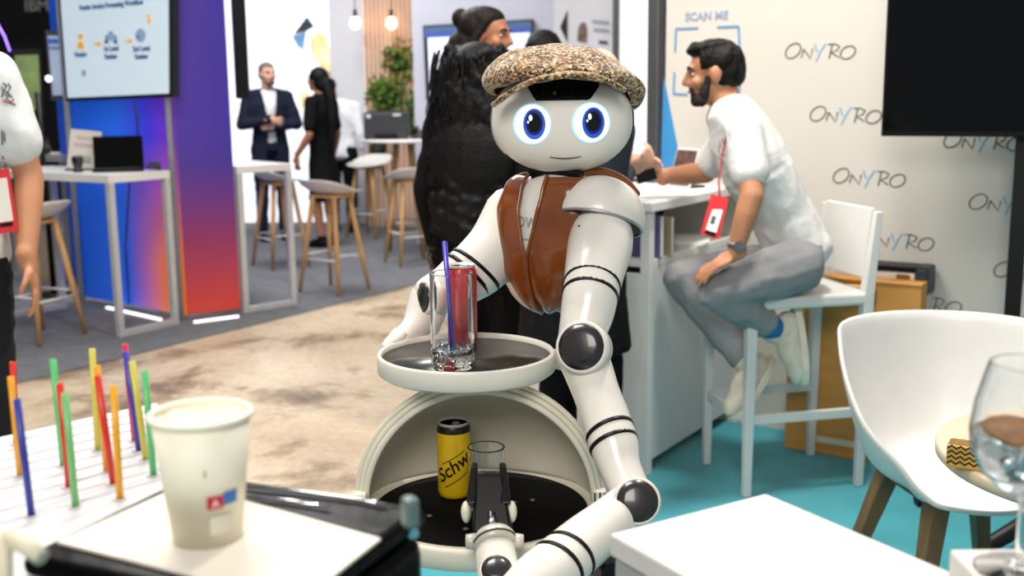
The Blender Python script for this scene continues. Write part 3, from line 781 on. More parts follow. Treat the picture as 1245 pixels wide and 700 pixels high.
MB().box(*cbox(-CW + 0.04, -0.03, 0.0, 0.02, 0.05, 0.78)).build('end_panel', ct_m, ctr)
MB().box(*cbox(-0.02, 0.0, CL - 0.36, CL - 0.34, 0.05, 0.78)).build('panel_joint', mat('joint_dark_grey', (70, 72, 76), 0.6), ctr)  # dark grey strip marking the division in the lower panel
MB().box(*cbox(-CW + 0.04, -0.03, CL - 0.03, CL, 0, CH - 0.035)).build('back_upright', ct_m, ctr)
def cpt(u, n, z): return C0 + WU * u + WN * n + V((0, 0, z))
# on the shelf
zs = 0.831
for i, (u, n, wd, h, col, lab) in enumerate(((-0.06, 0.10, 0.03, 0.16, (84, 84, 130), 'purple-grey book standing at the front of the counter shelf'), (-0.05, 0.17, 0.02, 0.15, (150, 140, 110), 'thin tan book standing beside the purple-grey book on the shelf'))):
    r = thing('book', lab, 'book', cpt(u, n, zs), yawW, 'books on the counter shelf')
    MB().box((0, 0, h / 2), (0.12, wd, h)).build('cover', mat('book_cover_%d' % i, col, 0.5), r, world=False, bevel=0.002)
    MB().box((0.002, 0, h / 2), (0.12, wd * 0.8, h - 0.008)).build('pages', paper, r, world=False)
r = thing('yellow_box', 'small yellow box inside the counter left of the white post', 'box', cpt(-0.2, 0.12, zs), yawW)
MB().box((0, 0, 0.05), (0.14, 0.1, 0.1)).build('body', mat('yellow_card', (222, 184, 40), 0.5), r, world=False, bevel=0.003)
MB().box((0, 0, 0.102), (0.136, 0.096, 0.006)).build('lid', mat('yellow_card_dark', (190, 152, 30), 0.5), r, world=False)
pts = []
for i in range(36):
    a = i * 0.6; pts.append(cpt(-0.12 + 0.045 * math.cos(a), 0.34 + 0.06 * math.sin(a), zs + 0.008 + i * 0.0008))
tag(MB().tube(pts, 0.006, 8).build('cable_coil', black_plastic), 'loop of black cable lying on the counter shelf', 'cable')
r = thing('paper_stack', 'white sheets of paper on the counter shelf under the badge', 'paper', cpt(-0.12, 0.58, zs), yawW + 0.2)
for i in range(3):
    k = MB().box((0, 0, 0.003 + 0.005 * i), (0.2, 0.28, 0.004)).build('sheet', mat('white_sheet', (240, 240, 238), 0.7), r, world=False); k.rotation_euler = (0, 0, 0.1 * i)
# on top: tablet stand and papers
tp = cpt(-0.17, 0.62, CH + 0.001)
r = thing('tablet', 'small dark tablet propped up on the counter in front of the man', 'tablet', tp, yawW - 0.5)
k = MB().box((0, 0, 0.085), (0.15, 0.008, 0.17)).build('housing', white_plastic, r, world=False, bevel=0.003); k.rotation_euler = (-0.3, 0, 0)
k = MB().box((0, -0.005, 0.085), (0.135, 0.002, 0.15)).build('display', mat('tablet_picture', (60, 40, 44), 0.3, col2=(120, 90, 80), scale=25), r, world=False); k.rotation_euler = (-0.3, 0, 0)
MB().box((0, 0.05, 0.005), (0.1, 0.1, 0.008)).build('foot', dark_grey, r, world=False)
r = thing('leaflet', 'white leaflet lying on the counter by the forearm', 'paper', cpt(-0.10, 0.36, CH + 0.001), yawW + 0.4)
MB().box((0, 0, 0.0015), (0.15, 0.21, 0.002)).build('sheet', mat('white_sheet', (240, 240, 238)), r, world=False)
MB().box((0.02, 0.03, 0.003), (0.08, 0.05, 0.0008)).build('picture', mat('leaflet_ink', (60, 70, 90), 0.6), r, world=False)

# ------------------------------------------------------------------ white bar stool with backrest
SA = fz(907, 605); SD = fz(1043, 592)
sf = V((SA.x - SD.x, SA.y - SD.y, 0)).normalized()      # forward
ss = V((-sf.y, sf.x, 0))
if ss.y < 0: ss = -ss                                     # away from the camera
SL = (SA - SD).length; SWD = 0.37; SH = 0.72
stl = thing('bar_stool', 'white plastic bar stool with backrest under the seated man', 'stool', (SA + SD) / 2 + ss * SWD / 2 + V((0, 0, 0.007)))
B_ = V((0, 0, 0.007))
rS = rot3(-sf, ss, V((0, 0, 1)))
P_ = lambda a, b, z: SD + sf * a + ss * b + V((0, 0, z)) + B_
for a, b, top in ((0, 0, 1.02), (0, SWD, 1.02), (SL, 0, SH), (SL, SWD, SH)):
    lean = 0.03 if a == 0 else 0
    bt = P_(a, b, 0); tpp = P_(a, b, top) - sf * (lean if top > 0.8 else 0) + (sf * -0.015 if a > 0 else V())
    def ring(c, h): return [c - sf * h - ss * h, c + sf * h - ss * h, c + sf * h + ss * h, c - sf * h + ss * h]
    mid = P_(a, b, SH)
    MB().hexa(ring(bt, 0.014) + ring(mid, 0.02)).build('leg', white_plastic, stl, bevel=0.003)
    if a == 0: MB().hexa(ring(mid, 0.02) + ring(tpp, 0.013)).build('back_upright', white_plastic, stl, bevel=0.003)
MB().box(P_(SL / 2, SWD / 2, SH - 0.012), (SL + 0.04, SWD + 0.04, 0.045), rS).build('seat', white_plastic, stl, bevel=0.012, seg=3)
lo = [P_(-0.005, 0.02, SH + 0.06), P_(0.012, 0.02, SH + 0.06), P_(0.012, SWD - 0.02, SH + 0.06), P_(-0.005, SWD - 0.02, SH + 0.06)]
hi = [p + V((0, 0, 0.25)) - sf * 0.028 for p in lo]
MB().hexa(lo + hi).build('backrest', white_plastic, stl, bevel=0.004)
for b in (0, SWD): MB().box(P_(SL / 2, b, 0.285), (SL, 0.022, 0.035), rS).build('stretcher', white_plastic, stl, bevel=0.003)
for a in (SL,): MB().box(P_(a, SWD / 2, 0.285), (0.022, SWD, 0.035), rS).build('footrest', white_plastic, stl, bevel=0.003)

# ------------------------------------------------------------------ carton and white case by the wall
KN = 0.244                                  # front of the carton, this far from the wall
kl, kr = wallpt(957, 440, KN), wallpt(1121, 347, KN)
k0 = W0 + WU * (kl - W0).dot(WU) - WN * KN; k0.z = 0.007
plyw = mat('tan_board', (206, 146, 74), 0.6, var=0.1, scale=3, stretch=(1, 1, 6))
cr = thing('board_carton', 'flat tan board carton standing against the writing wall', 'box', k0 + WU * 0.3, 0)
def kbox(u0, u1, n0, n1, z0, z1):
    c = k0 + WU * ((u0 + u1) / 2) + WN * ((n0 + n1) / 2) + V((0, 0, (z0 + z1) / 2)); return c, (u1 - u0, n1 - n0, z1 - z0), yawW
KW, KH = (kr - kl).dot(WU), kr.z - 0.007
MB().box(*kbox(0, KW, 0, 0.095, 0, KH)).build('body', plyw, cr, bevel=0.004)
for u0, u1, z0, z1, nm in ((0.0, KW, KH - 0.004, KH + 0.002, 'top_flap'), (0.10, 0.50, 0.05, 0.075, 'white_strip')):
    MB().box(*kbox(u0, u1, -0.004, 0.095 if nm == 'top_flap' else 0.0, z0, z1)).build(nm, plyw if nm == 'top_flap' else mat('white_strip', (224, 214, 196), 0.6), cr)
kh = k0 + WU * (KW * 0.52) - WN * 0.004 + V((0, 0, KH - 0.06))
MB().box(kh, (0.16, 0.008, 0.06), yawW).build('hand_hole', mat('hand_hole_tan', (150, 100, 50), 0.7), cr, bevel=0.02, seg=4)
MB().tube([kh + WU * -0.075 + V((0, 0, 0.03)) - WN * 0.01, kh + V((0, 0, 0.034)) - WN * 0.012, kh + WU * 0.075 + V((0, 0, 0.03)) - WN * 0.01], 0.012, 8).build('handle_tab', mat('tan_tab', (226, 178, 112), 0.6), cr)
cs = thing('white_case', 'white case with black rim standing behind the tan carton', 'case', k0 + WU * 0.4 + WN * 0.17)
def sbox(u0, u1, z0, z1, n0=0.104, n1=0.222): return kbox(u0, u1, n0, n1, z0, z1)
MB().box(*sbox(0.12, KW - 0.01, 0, KH + 0.03)).build('body', mat('case_white', (214, 208, 196), 0.5), cs, bevel=0.012)
MB().box(*sbox(0.115, KW - 0.005, KH + 0.03, KH + 0.05, 0.10, 0.228)).build('rim', black_plastic, cs, bevel=0.004)
MB().box(*sbox(KW - 0.055, KW, KH - 0.06, KH + 0.052, 0.098, 0.230)).build('corner_cap', mat('case_corner', (46, 54, 60), 0.5), cs, bevel=0.012)
MB().box(*sbox(KW - 0.12, KW - 0.07, KH - 0.01, KH + 0.02, 0.096, 0.106)).build('latch', mat('brass', (150, 110, 70), 0.35, 0.7), cs, bevel=0.003)

# ------------------------------------------------------------------ black screen on a floor stand
ts = thing('screen_stand', 'large black screen on a black floor stand in front of the writing wall', 'screen', ats(1240, 300, 0) + V((0, 0, 0.007)))
tl = ats(1077, 337, 1.6); 
ta = -0.42; tu = V((math.cos(ta), math.sin(ta), 0)); tn = V((-tu.y, tu.x, 0))
zb = at(1077, 166, FPX / 337).z
TVW, TVH = 1.24, 0.71
tc_ = V((tl.x, tl.y, 0)) + tu * TVW / 2 + V((0, 0, zb + TVH / 2))
rT = rot3(tu, tn, V((0, 0, 1)))
hs = MB().box(tc_, (TVW, 0.05, TVH), rT).build('housing', black_plastic, ts, bevel=0.004)
MB().box(tc_ - tn * 0.0265 + V((0, 0, 0.006)), (TVW - 0.016, 0.003, TVH - 0.03), rT).build('display', mat('black_glass', (6, 7, 8), 0.08, var=0.1, spec=0.4, ior=1.3), ts)
pq0 = V((tl.x, tl.y, 0)); pb = onplane(1237, 290, pq0 + tn * 0.06, tn) - tn * 0.06; zsh = onplane(1237, 393, pq0, tn).z; pb.z = 0.0
pole_m = mat('stand_black_metal', (18, 18, 19), 0.45, 0.3)
for off in (0.0, 0.36):
    b0 = V((pb.x, pb.y, 0)) + tu * off + tn * 0.06
    MB().box(b0 + V((0, 0, 0.87)), (0.055, 0.04, 1.6), rT).build('pole', pole_m, ts, bevel=0.004)
bc = V((pb.x, pb.y, 0)) + tu * 0.18 + tn * 0.06
MB().box(bc - tn * 0.12 + V((0, 0, zsh)), (0.54, 0.28, 0.02), rT).build('shelf', pole_m, ts, bevel=0.004)
MB().box(bc + V((0, 0, 0.08)), (0.44, 0.06, 0.06), rT).build('cross_beam', pole_m, ts, bevel=0.004)
for tgt, nm in ((fz(1118, 616), 0), (fz(1195, 692), 1)):
    tgt.z = 0.055
    s0 = V((pb.x, pb.y, 0.09)) + tn * 0.06 + (tu * 0.36 if nm else V())
    MB().tube([s0, s0.lerp(tgt, 0.5) + V((0, 0, 0.01)), tgt + V((0, 0, 0.015))], [0.036, 0.032, 0.024], 8).build('foot', pole_m, ts)
    MB().cyl(tgt + V((-0.015, 0, -0.02)), tgt + V((0.015, 0, -0.02)), 0.028, n=16).build('caster', black_plastic, ts)

# ------------------------------------------------------------------ white tub chair
tcx = ats(1148, 450, 0)
ch = thing('tub_chair', 'white moulded tub chair with wooden legs by the round table', 'chair', (tcx.x, tcx.y, 0.007), 0.16)
def shell(u, v):
    """u around (back at +y), v from seat centre to rim"""
    a = 2 * math.pi * u; cx, sy = math.sin(a), math.cos(a)          # sy=1 : back
    wrap = 0.5 + 0.5 * sy
    hrim = 0.36 * min(1.0, max(0.0, (sy + 0.70) / 1.10)) ** 1.0
    k = min(1, v / 0.62); w_ = max(0.0, (v - 0.62) / 0.38)
    rx, ry = (0.198 * k, (0.205 if sy > 0 else 0.225) * k)
    x, y = cx * rx, sy * ry
    z = 0.445 + 0.025 * k ** 3 * (1 if sy > -0.5 else 0.2) - 0.015 * max(0, -sy) * k ** 2
    flare = 0.108 * w_ ** 0.8 * (0.2 + 0.8 * min(1, hrim / 0.15))
    x += cx * flare; y += sy * flare * 1.0
    z += hrim * (w_ ** 1.3)
    return (x, y, z)
MB().grid(shell, 64, 22, closeu=True).build('shell', white_plastic, ch, world=False, solid=0.014, sub=1)
leg_m = mat('walnut_leg', (112, 88, 58), 0.5, var=0.2, scale=5, stretch=(8, 8, 1))
for sx in (-1, 1):
    for sy in (-1, 1):
        t_ = V((0.13 * sx, 0.12 * sy - 0.02, 0.435)); b_ = V((0.235 * sx, 0.215 * sy - 0.02, 0)); h0, h1 = 0.026, 0.015
        q = lambda c, h: [c + V((-h, -h, 0)), c + V((h, -h, 0)), c + V((h, h, 0)), c + V((-h, h, 0))]
        MB().hexa(q(b_, h1) + q(t_, h0)).build('leg', leg_m, ch, world=False, bevel=0.004)
MB().box((0, -0.02, 0.425), (0.28, 0.26, 0.025)).build('leg_frame', leg_m, ch, world=False, bevel=0.004)

# ------------------------------------------------------------------ round cafe table on the right
rt = fz(1145, 548, 0.74); RR = 0.35
rtc = V((rt.x + RR * 0.995, rt.y - 0.035, 0.007))
r = thing('round_table', 'small round pale table at the right edge with a patterned packet', 'table', rtc)
MB().lathe([(RR - 0.006, 0.705), (RR, 0.711), (RR, 0.728), (RR - 0.004, 0.733), (0.0, 0.733)], 64).build('tabletop', mat('pale_birch', (206, 186, 160), 0.45, var=0.04, scale=4), r, world=False)
MB().lathe([(0.24, 0.0), (0.24, 0.012), (0.05, 0.025), (0.03, 0.05), (0.03, 0.68), (0.09, 0.705)], 32).build('pedestal', pole_m, r, world=False)
pk = fz(1177, 566, 0.741)
r = thing('snack_packet', 'gold packet with black zigzag pattern on the round table', 'packet', pk, -0.5)
gold = mat('gold_card', (206, 160, 62), 0.45, var=0.1)
MB().box((0, 0, 0.022), (0.075, 0.05, 0.044)).build('body', gold, r, world=False, bevel=0.003)
zz = MB()
for f, (ox, oy, ux) in enumerate(((0, -0.0258, 1), (0, 0, 0))):
    for row in range(4):
        for i in range(9):
            x0 = -0.036 + i * 0.008
            if f == 0:
                z0 = 0.006 + row * 0.010
                zz.add([(x0, oy, z0 + (0.006 if i % 2 else 0)), (x0 + 0.008, oy, z0 + (0 if i % 2 else 0.006)), (x0 + 0.008, oy, z0 + (0.004 if i % 2 else 0.010) ), (x0, oy, z0 + (0.010 if i % 2 else 0.004))], [(0, 1, 2, 3)], 0, False)
            else:
                y0 = -0.022 + row * 0.011
                zz.add([(x0, y0 + (0.006 if i % 2 else 0), 0.0448), (x0 + 0.008, y0 + (0 if i % 2 else 0.006), 0.0448), (x0 + 0.008, y0 + (0.004 if i % 2 else 0.010), 0.0448), (x0, y0 + (0.010 if i % 2 else 0.004), 0.0448)], [(0, 1, 2, 3)], 0, False)
zz.build('zigzag_print', mat('print_black', (26, 28, 32)), r, world=False, recalc=False)
# ------------------------------------------------------------------ glass
def glassmat(name, col=(250, 252, 252), rough=0.0, ior=1.45):
    if name in MATS: return MATS[name]
    m = bpy.data.materials.new(name); m.use_nodes = True; b = m.node_tree.nodes['Principled BSDF']
    b.inputs['Base Color'].default_value = (*lin(col), 1); b.inputs['Transmission Weight'].default_value = 1.0
    b.inputs['Roughness'].default_value = rough; b.inputs['IOR'].default_value = ior
    nt = m.node_tree; tc = nt.nodes.new('ShaderNodeTexCoord'); nz = nt.nodes.new('ShaderNodeTexNoise'); nz.inputs['Scale'].default_value = 40
    bp = nt.nodes.new('ShaderNodeBump'); bp.inputs['Strength'].default_value = 0.02; bp.inputs['Distance'].default_value = 0.002
    nt.links.new(tc.outputs['Object'], nz.inputs['Vector']); nt.links.new(nz.outputs['Fac'], bp.inputs['Height']); nt.links.new(bp.outputs[0], b.inputs['Normal'])
    MATS[name] = m; return m
clear = glassmat('clear_glass')

# ------------------------------------------------------------------ counter under the foreground things (straw box, black case)
ZT = 1.095
bL, bT, bR = fz(46, 661, ZT), fz(236, 570, ZT), fz(507, 622, ZT)
du = (bT - bL).normalized(); dv = V((du.y, -du.x, 0))          # du away, dv right
Lw = (bT - bL).length; Rw = (bR - bT).dot(dv)
fc = thing('serving_table', 'dark serving table under the straw box and black case at the lower left', 'table', (-0.55, 0.75, 0))
FT = 0.86
q = [bL - du * 0.12 - dv * 0.40, bT + du * 0.06 - dv * 0.40, bT + du * 0.06 + dv * (Rw - 0.02), bL - du * 0.12 + dv * (Rw - 0.02)]
MB().prism([(p.x, p.y) for p in q], FT - 0.03, FT).build('tabletop', mat('dark_tabletop', (34, 34, 36), 0.5), fc, bevel=0.003)
for i in range(4):
    p = q[i].lerp(sum(q, V()) / 4, 0.12)
    MB().box((p.x, p.y, (FT - 0.03) / 2), (0.04, 0.04, FT - 0.03)).build('leg', pole_m, fc)
# black glossy case
gloss_black = mat('gloss_black', (5, 5, 6), 0.3, var=0.3, spec=0.5, ior=1.12, bump=0.25, bscale=22)
bk = thing('black_case', 'glossy black case with a sheet of cream paper on its lid', 'case', (bL + bR) / 2 - V((0, 0, ZT - FT)))
bk.location.z = FT
q = [bL - du * 0.02, bT, bT + dv * Rw, bL + dv * Rw - du * 0.02]
MB().prism([(p.x, p.y) for p in q], FT, ZT - 0.022).build('body', gloss_black, bk, bevel=0.02, seg=4)
ld = [p for p in q]
MB().prism([(p.x, p.y) for p in ld], ZT - 0.02, ZT - 0.002).build('lid', gloss_black, bk, bevel=0.008, seg=4)
for k_, pts_ in enumerate((((300, 591), (370, 598), (430, 606), (470, 613)), ((300, 603), (350, 608), (400, 616)))):
    MB().tube([fz(x, y, ZT + 0.001) for x, y in pts_], 0.0013, 8).build('highlight_line', mat('chrome', (210, 212, 216), 0.12, 1.0, var=0.02), bk)  # thin bright tubes modelled in place of glossy highlights on the lid
rim = [bT + dv * 0.01 + du * 0.004, bT + dv * (Rw - 0.03) + du * 0.004, bT + dv * (Rw + 0.002) - du * 0.03]
MB().tube([V((p.x, p.y, ZT - 0.016)) for p in rim], 0.005, 8).build('chrome_edge', mat('chrome', (210, 212, 216), 0.12, 1.0, var=0.02), bk)
p = at(499, 640, 0.86)
MB().box(p + V((0, 0, 0.012)), (0.013, 0.016, 0.026), 0.5).build('latch', mat('latch_grey', (96, 116, 114), 0.3, 0.3), bk, bevel=0.005)
# cream paper
pq = [fz(62, 657, ZT), fz(197, 594, ZT), fz(300, 611, ZT), fz(463, 655, ZT)]
a0, a1 = pq[0], pq[3]
pw_ = (a1 - (a0 + du * (a1 - a0).dot(du))).dot(dv)
pl_ = (a1 - a0).dot(du)
corner = [a0, a0 + du * 0.150, a0 + du * 0.150 + dv * 0.285 - du * 0.03, a0 - du * 0.05 + dv * 0.27, a0 - du * 0.03]
corner = [fz(70, 659, ZT), fz(206, 597, ZT), fz(266, 600, ZT), fz(463, 655, ZT), fz(400, 705, ZT), fz(250, 704, ZT)]
o = MB().prism([(p.x, p.y) for p in corner], ZT - 0.0015, ZT + 0.0008).build('paper_sheet', mat('cream_paper', (226, 218, 204), 0.7, var=0.03)); tag(o, 'cream sheet of paper under the paper cup on the black case', 'paper')
# paper cup
cup_c = fz(253, 652, ZT + 0.001)
rc_ = thing('paper_cup', 'cream paper coffee cup with a small red and blue logo', 'cup', cup_c)
dcup = (cup_c - CAM).dot(FW); scup = FPX / dcup
rb, rtp, hc = 41 / scup, 58.5 / scup, 0.104
cupm = mat('cup_paper', (236, 232, 212), 0.55, var=0.02)
MB().lathe([(rb - 0.003, 0.006), (rb, 0.0), (rtp, hc), (rtp - 0.0012, hc), (rb - 0.003, 0.008), (0, 0.008)], 56, cap0=False).build('wall', cupm, rc_, world=False)
ring = [(rtp + 0.0028 * math.cos(a) * 0.9, hc + 0.0028 * math.sin(a)) for a in [2 * math.pi * i / 10 for i in range(11)]]
MB().lathe(ring, 56, cap0=False, cap1=False).build('rolled_rim', cupm, rc_, world=False)
vdir = math.atan2(CAM.y - cup_c.y, CAM.x - cup_c.x)
def cup_patch(a0, a1, z0, z1, m, name):
    def f(u, v):
        a = a0 + (a1 - a0) * u; z = z0 + (z1 - z0) * v; r_ = rb + (rtp - rb) * z / hc + 0.0004
        return (r_ * math.cos(a), r_ * math.sin(a), z)
    MB().grid(f, 8, 3).build(name, m, rc_, world=False)
cup_patch(vdir + 0.02, vdir + 0.42, 0.034, 0.045, mat('logo_red', (186, 34, 52), 0.5), 'logo_red_half')
cup_patch(vdir + 0.42, vdir + 0.82, 0.036, 0.047, mat('logo_blue', (44, 112, 178), 0.5), 'logo_blue_half')
def cup_text(body, a, z, size, m):
    r_ = rb + (rtp - rb) * z / hc + 0.0012
    p = cup_c + V((r_ * math.cos(a), r_ * math.sin(a), z)); return text_mesh('logo_text', body, size, m, frame(p, (-math.sin(a), math.cos(a), 0), (0.0, 0, 1)), rc_, ext=0.0002, align='CENTER')
cup_text('A', vdir + 0.22, 0.036, 0.009, mat('logo_white', (240, 238, 232), 0.5))
cup_patch(vdir + 0.06, vdir + 0.66, 0.012, 0.028, mat('logo_faint', (206, 202, 186), 0.6), 'faint_print')
cup_patch(vdir - 0.02, vdir + 0.04, 0.062, 0.068, mat('coffee_spot', (196, 172, 120), 0.6), 'coffee_spot')
MB().lathe([(rb + 0.002, 0.07), (0, 0.0701)], 40).build('foam', mat('milk_foam', (236, 214, 164), 0.5, var=0.05, scale=60), rc_, world=False)

# ------------------------------------------------------------------ straw box with straws
ZS = 1.07
sb = thing('straw_box', 'white ridged box holding coloured straws upright', 'box', (-0.5, 1.0, FT))
far0, far1 = fz(-60, 543, ZS), fz(192, 488, ZS)
nr = bL - dv * 0.008
pA = V((nr.x, nr.y, 0)) - du * 0.06; pB = pA + du * (0.06 + Lw + 0.22)
poly = [V((far0.x, far0.y, 0)), V((pA.x - 0.26, pA.y + 0.06, 0)), pA, V((bT.x, bT.y, 0)) - dv * 0.008 , V((far1.x, far1.y, 0))]
sbm = mat('straw_box_white', (206, 203, 206), 0.55, var=0.02)
MB().prism([(p.x, p.y) for p in poly], FT, ZS).build('body', sbm, sb, bevel=0.004)
fa = (far1 - far0).normalized(); fb = V((fa.y, -fa.x, 0))
strw = [((20.5, 485), (38.4, 627), (46, 62, 160), 'blue'), ((13, 458), (24.7, 578), (236, 168, 30), 'amber'), ((15.4, 440), (20, 540), (220, 52, 40), 'red'),
        ((79, 478), (92, 616), (120, 196, 120), 'pale green'), ((72.6, 466), (84, 592), (214, 60, 46), 'red'), ((64.4, 437), (77, 566), (96, 200, 120), 'green'),
        ((137.8, 469.6), (146, 607), (240, 172, 26), 'orange'), ((118.6, 456.5), (137.8, 588.5), (226, 62, 40), 'red'), ((118, 444.5), (130, 573), (244, 178, 40), 'amber'), ((112, 424), (119, 547), (214, 206, 90), 'pale yellow'),
        ((175.8, 450.7), (186.8, 578), (48, 164, 80), 'green'), ((160.4, 439.4), (177.5, 559), (224, 206, 90), 'pale yellow'), ((152.5, 427), (169.3, 548), (74, 66, 168), 'violet blue'), ((152, 418), (163.8, 536), (214, 52, 90), 'pink red')]
pos_words = ['front of the leftmost straw cluster', 'middle of the leftmost straw cluster', 'back of the leftmost straw cluster',
             'front of the second straw cluster from the left', 'middle of the second straw cluster from the left', 'back of the second straw cluster from the left',
             'front of the third straw cluster from the left', 'second in the third straw cluster from the left', 'third in the third straw cluster from the left', 'back of the third straw cluster from the left',
             'front of the straw cluster nearest the paper cup', 'second in the straw cluster nearest the paper cup', 'third in the straw cluster nearest the paper cup', 'back of the straw cluster nearest the paper cup']
holes = MB()
for i, (tp_, bt_, col, cn) in enumerate(strw):
    b = fz(bt_[0], bt_[1], ZS)
    n = V((0, 1, 0)); rr = ray(*tp_); t = CAM + rr * (b.y / rr.y)
    d = (t - b).normalized()
    sm = mat('straw_%s' % cn.replace(' ', '_'), col, 0.3, trans=0.15)
    s_ = MB()
    L0 = b - d * 0.012
    k = 14; vs = []
    u_, w_ = s_.ring_basis(d)
    R0, R1 = 0.0034, 0.0029
    prof = [(L0, R0), (t, R0), (t, R1), (L0, R1)]
    for (p, r_) in prof:
        for j in range(k):
            a = 2 * math.pi * j / k; vs.append(p + (u_ * math.cos(a) + w_ * math.sin(a)) * r_)
    s_.add(vs, [(x * k + j, x * k + (j + 1) % k, ((x + 1) % 4) * k + (j + 1) % k, ((x + 1) % 4) * k + j) for x in range(4) for j in range(k)])
    tag(s_.build('drinking_straw', sm), '%s straw, %s' % (cn, pos_words[i]), 'straw', 'straws in the white box')
    holes.lathe([(0.0072, 0.0004), (0.0072, 0.0012), (0.0042, 0.0012), (0.0042, 0.0004)], 16, o=b, cap0=False, cap1=False)
holes.build('socket_collars', sbm, sb)
for i in range(9):
    c = far0.lerp(far1, 0.50) + fb * (0.03 + i * 0.030)
    c.z = ZS + 0.0004
    def inside(x, y):
        r_ = False; n_ = len(poly)
        for k in range(n_):
            a, b = poly[k], poly[(k + 1) % n_]
            if (a.y > y) != (b.y > y) and x < (b.x - a.x) * (y - a.y) / (b.y - a.y) + a.x: r_ = not r_
        return r_
    ts_ = [t / 200 for t in range(-80, 81) if inside(c.x + fa.x * t / 200 + fb.x * 0.006, c.y + fa.y * t / 200 + fb.y * 0.006) and inside(c.x + fa.x * t / 200 - fb.x * 0.006, c.y + fa.y * t / 200 - fb.y * 0.006)]
    if len(ts_) < 4: continue
    c = c + fa * ((ts_[0] + ts_[-1]) / 2)
    MB().box(c, (ts_[-1] - ts_[0] - 0.012, 0.006, 0.0012), math.atan2(fa.y, fa.x)).build('ridge', mat('straw_box_ridge', (203, 200, 203), 0.6), sb)

# ------------------------------------------------------------------ cream bracket at the bottom left
bp_ = at(4, 690, 0.74)
r = thing('plastic_clip', 'blurred cream plastic clip at the bottom left corner', 'clip', bp_ - V((0, 0, 0.05)))
cm_ = mat('cream_plastic', (206, 200, 176), 0.5)
MB().tube([at(3, 652, 0.74), at(5, 675, 0.735), at(6, 740, 0.72)], [0.006, 0.0055, 0.0055], 10).build('post', cm_, r)
MB().tube([at(6, 653, 0.74), at(30, 662, 0.735), at(52, 678, 0.73)], [0.006, 0.0062, 0.0058], 10).build('arm', cm_, r)

# ------------------------------------------------------------------ white plinth at the lower right
w1, w2_, w3 = fz(741, 648, 1.0), fz(931, 599, 1.0), fz(1130, 710, 1.0)
ux = (w2_ - w1).normalized(); uy = V((ux.y, -ux.x, 0))
LW_, LD_ = (w2_ - w1).length, 0.30
q = [w1, w2_, w2_ + uy * LD_, w1 + uy * LD_]
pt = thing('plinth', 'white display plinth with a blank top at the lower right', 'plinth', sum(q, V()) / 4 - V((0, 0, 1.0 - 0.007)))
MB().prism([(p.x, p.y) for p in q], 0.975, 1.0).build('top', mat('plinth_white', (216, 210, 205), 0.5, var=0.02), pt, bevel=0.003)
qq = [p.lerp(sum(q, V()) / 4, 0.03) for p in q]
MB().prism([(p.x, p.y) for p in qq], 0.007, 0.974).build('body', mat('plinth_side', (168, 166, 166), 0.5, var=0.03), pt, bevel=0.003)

# ------------------------------------------------------------------ balloon glass on a small white stand at the right edge
gd = 0.93; gs = FPX / gd
gb = at(1240, 694, gd)
r = thing('side_stand', 'corner of a white high table under the balloon glass', 'table', (gb.x + 0.12, gb.y - 0.02, 0.007))
MB().box((gb.x + 0.14, gb.y - 0.005, gb.z - 0.016), (0.36, 0.11, 0.03)).build('tabletop', mat('plinth_white', (236, 230, 226)), r, bevel=0.003)
MB().box((gb.x + 0.24, gb.y - 0.005, (gb.z - 0.03) / 2 + 0.003), (0.06, 0.06, gb.z - 0.037)).build('column', white_paint, r)
MB().box((gb.x + 0.26, gb.y - 0.005, 0.017), (0.2, 0.3, 0.02)).build('base', white_paint, r)
gl = thing('balloon_glass', 'large balloon glass of clear drink with a dried citrus slice', 'glass', gb)
prof = [(0.0, 0.0), (0.036, 0.0), (0.037, 0.002), (0.012, 0.006), (0.005, 0.012), (0.0045, 0.055), (0.007, 0.064), (0.022, 0.072), (0.036, 0.086), (0.0455, 0.106), (0.047, 0.122), (0.044, 0.145), (0.037, 0.172), (0.0345, 0.180),
        (0.0335, 0.180), (0.036, 0.171), (0.043, 0.145), (0.0459, 0.122), (0.0444, 0.1065), (0.035, 0.088), (0.022, 0.0745), (0.0, 0.071)]
MB().lathe(dens(prof), 56, cap0=False).build('bowl', clear, gl, world=False)
dr = [(0.0, 0.0715), (0.0218, 0.075), (0.0347, 0.0884), (0.0441, 0.1068), (0.0456, 0.120), (0.0, 0.1202)]
MB().lathe(dens(dr), 48).build('drink', glassmat('tonic_water', (236, 244, 248), ior=1.33), gl, world=False)
sl = MB().lathe([(0.0, -0.002), (0.033, -0.002), (0.034, 0.0), (0.033, 0.002), (0.0, 0.002)], 28).build('citrus_slice', mat('dried_orange', (120, 72, 22), 0.5, col2=(176, 122, 50), scale=70), gl, world=False)
sl.location = (-0.006, -0.004, 0.1215); sl.rotation_euler = (0.12, 0.1, 0)
ic = MB()
for (x, y, z, a) in ((0.012, 0.01, 0.112, 0.4), (-0.014, 0.012, 0.104, 0.9), (0.0, -0.016, 0.1, 0.2)):
    k = MB().box((0, 0, 0), (0.02, 0.02, 0.02)).build('ice_cube', glassmat('ice', (244, 248, 250), 0.08, 1.31), gl, world=False, bevel=0.003)
    k.location = (x, y, z); k.rotation_euler = (a, a * 0.6, a * 1.3)
# ------------------------------------------------------------------ robot waiter
rw = mat('robot_white_shell', (226, 221, 211), 0.28, var=0.015, scale=3, coat=0.3)
rgrey = mat('robot_warm_grey', (236, 229, 218), 0.4, var=0.02, scale=3)
rblk = mat('robot_black', (13, 13, 14), 0.35, var=0.2, ior=1.3)
rdisc = mat('robot_joint_cap', (36, 34, 32), 0.28, var=0.25, scale=30, coat=0.4)
rbt = at(690, 300, 1.98)
rob = thing('service_robot', 'white service robot in a brown leather vest carrying two round trays', 'robot', (rbt.x, rbt.y, 0.0))
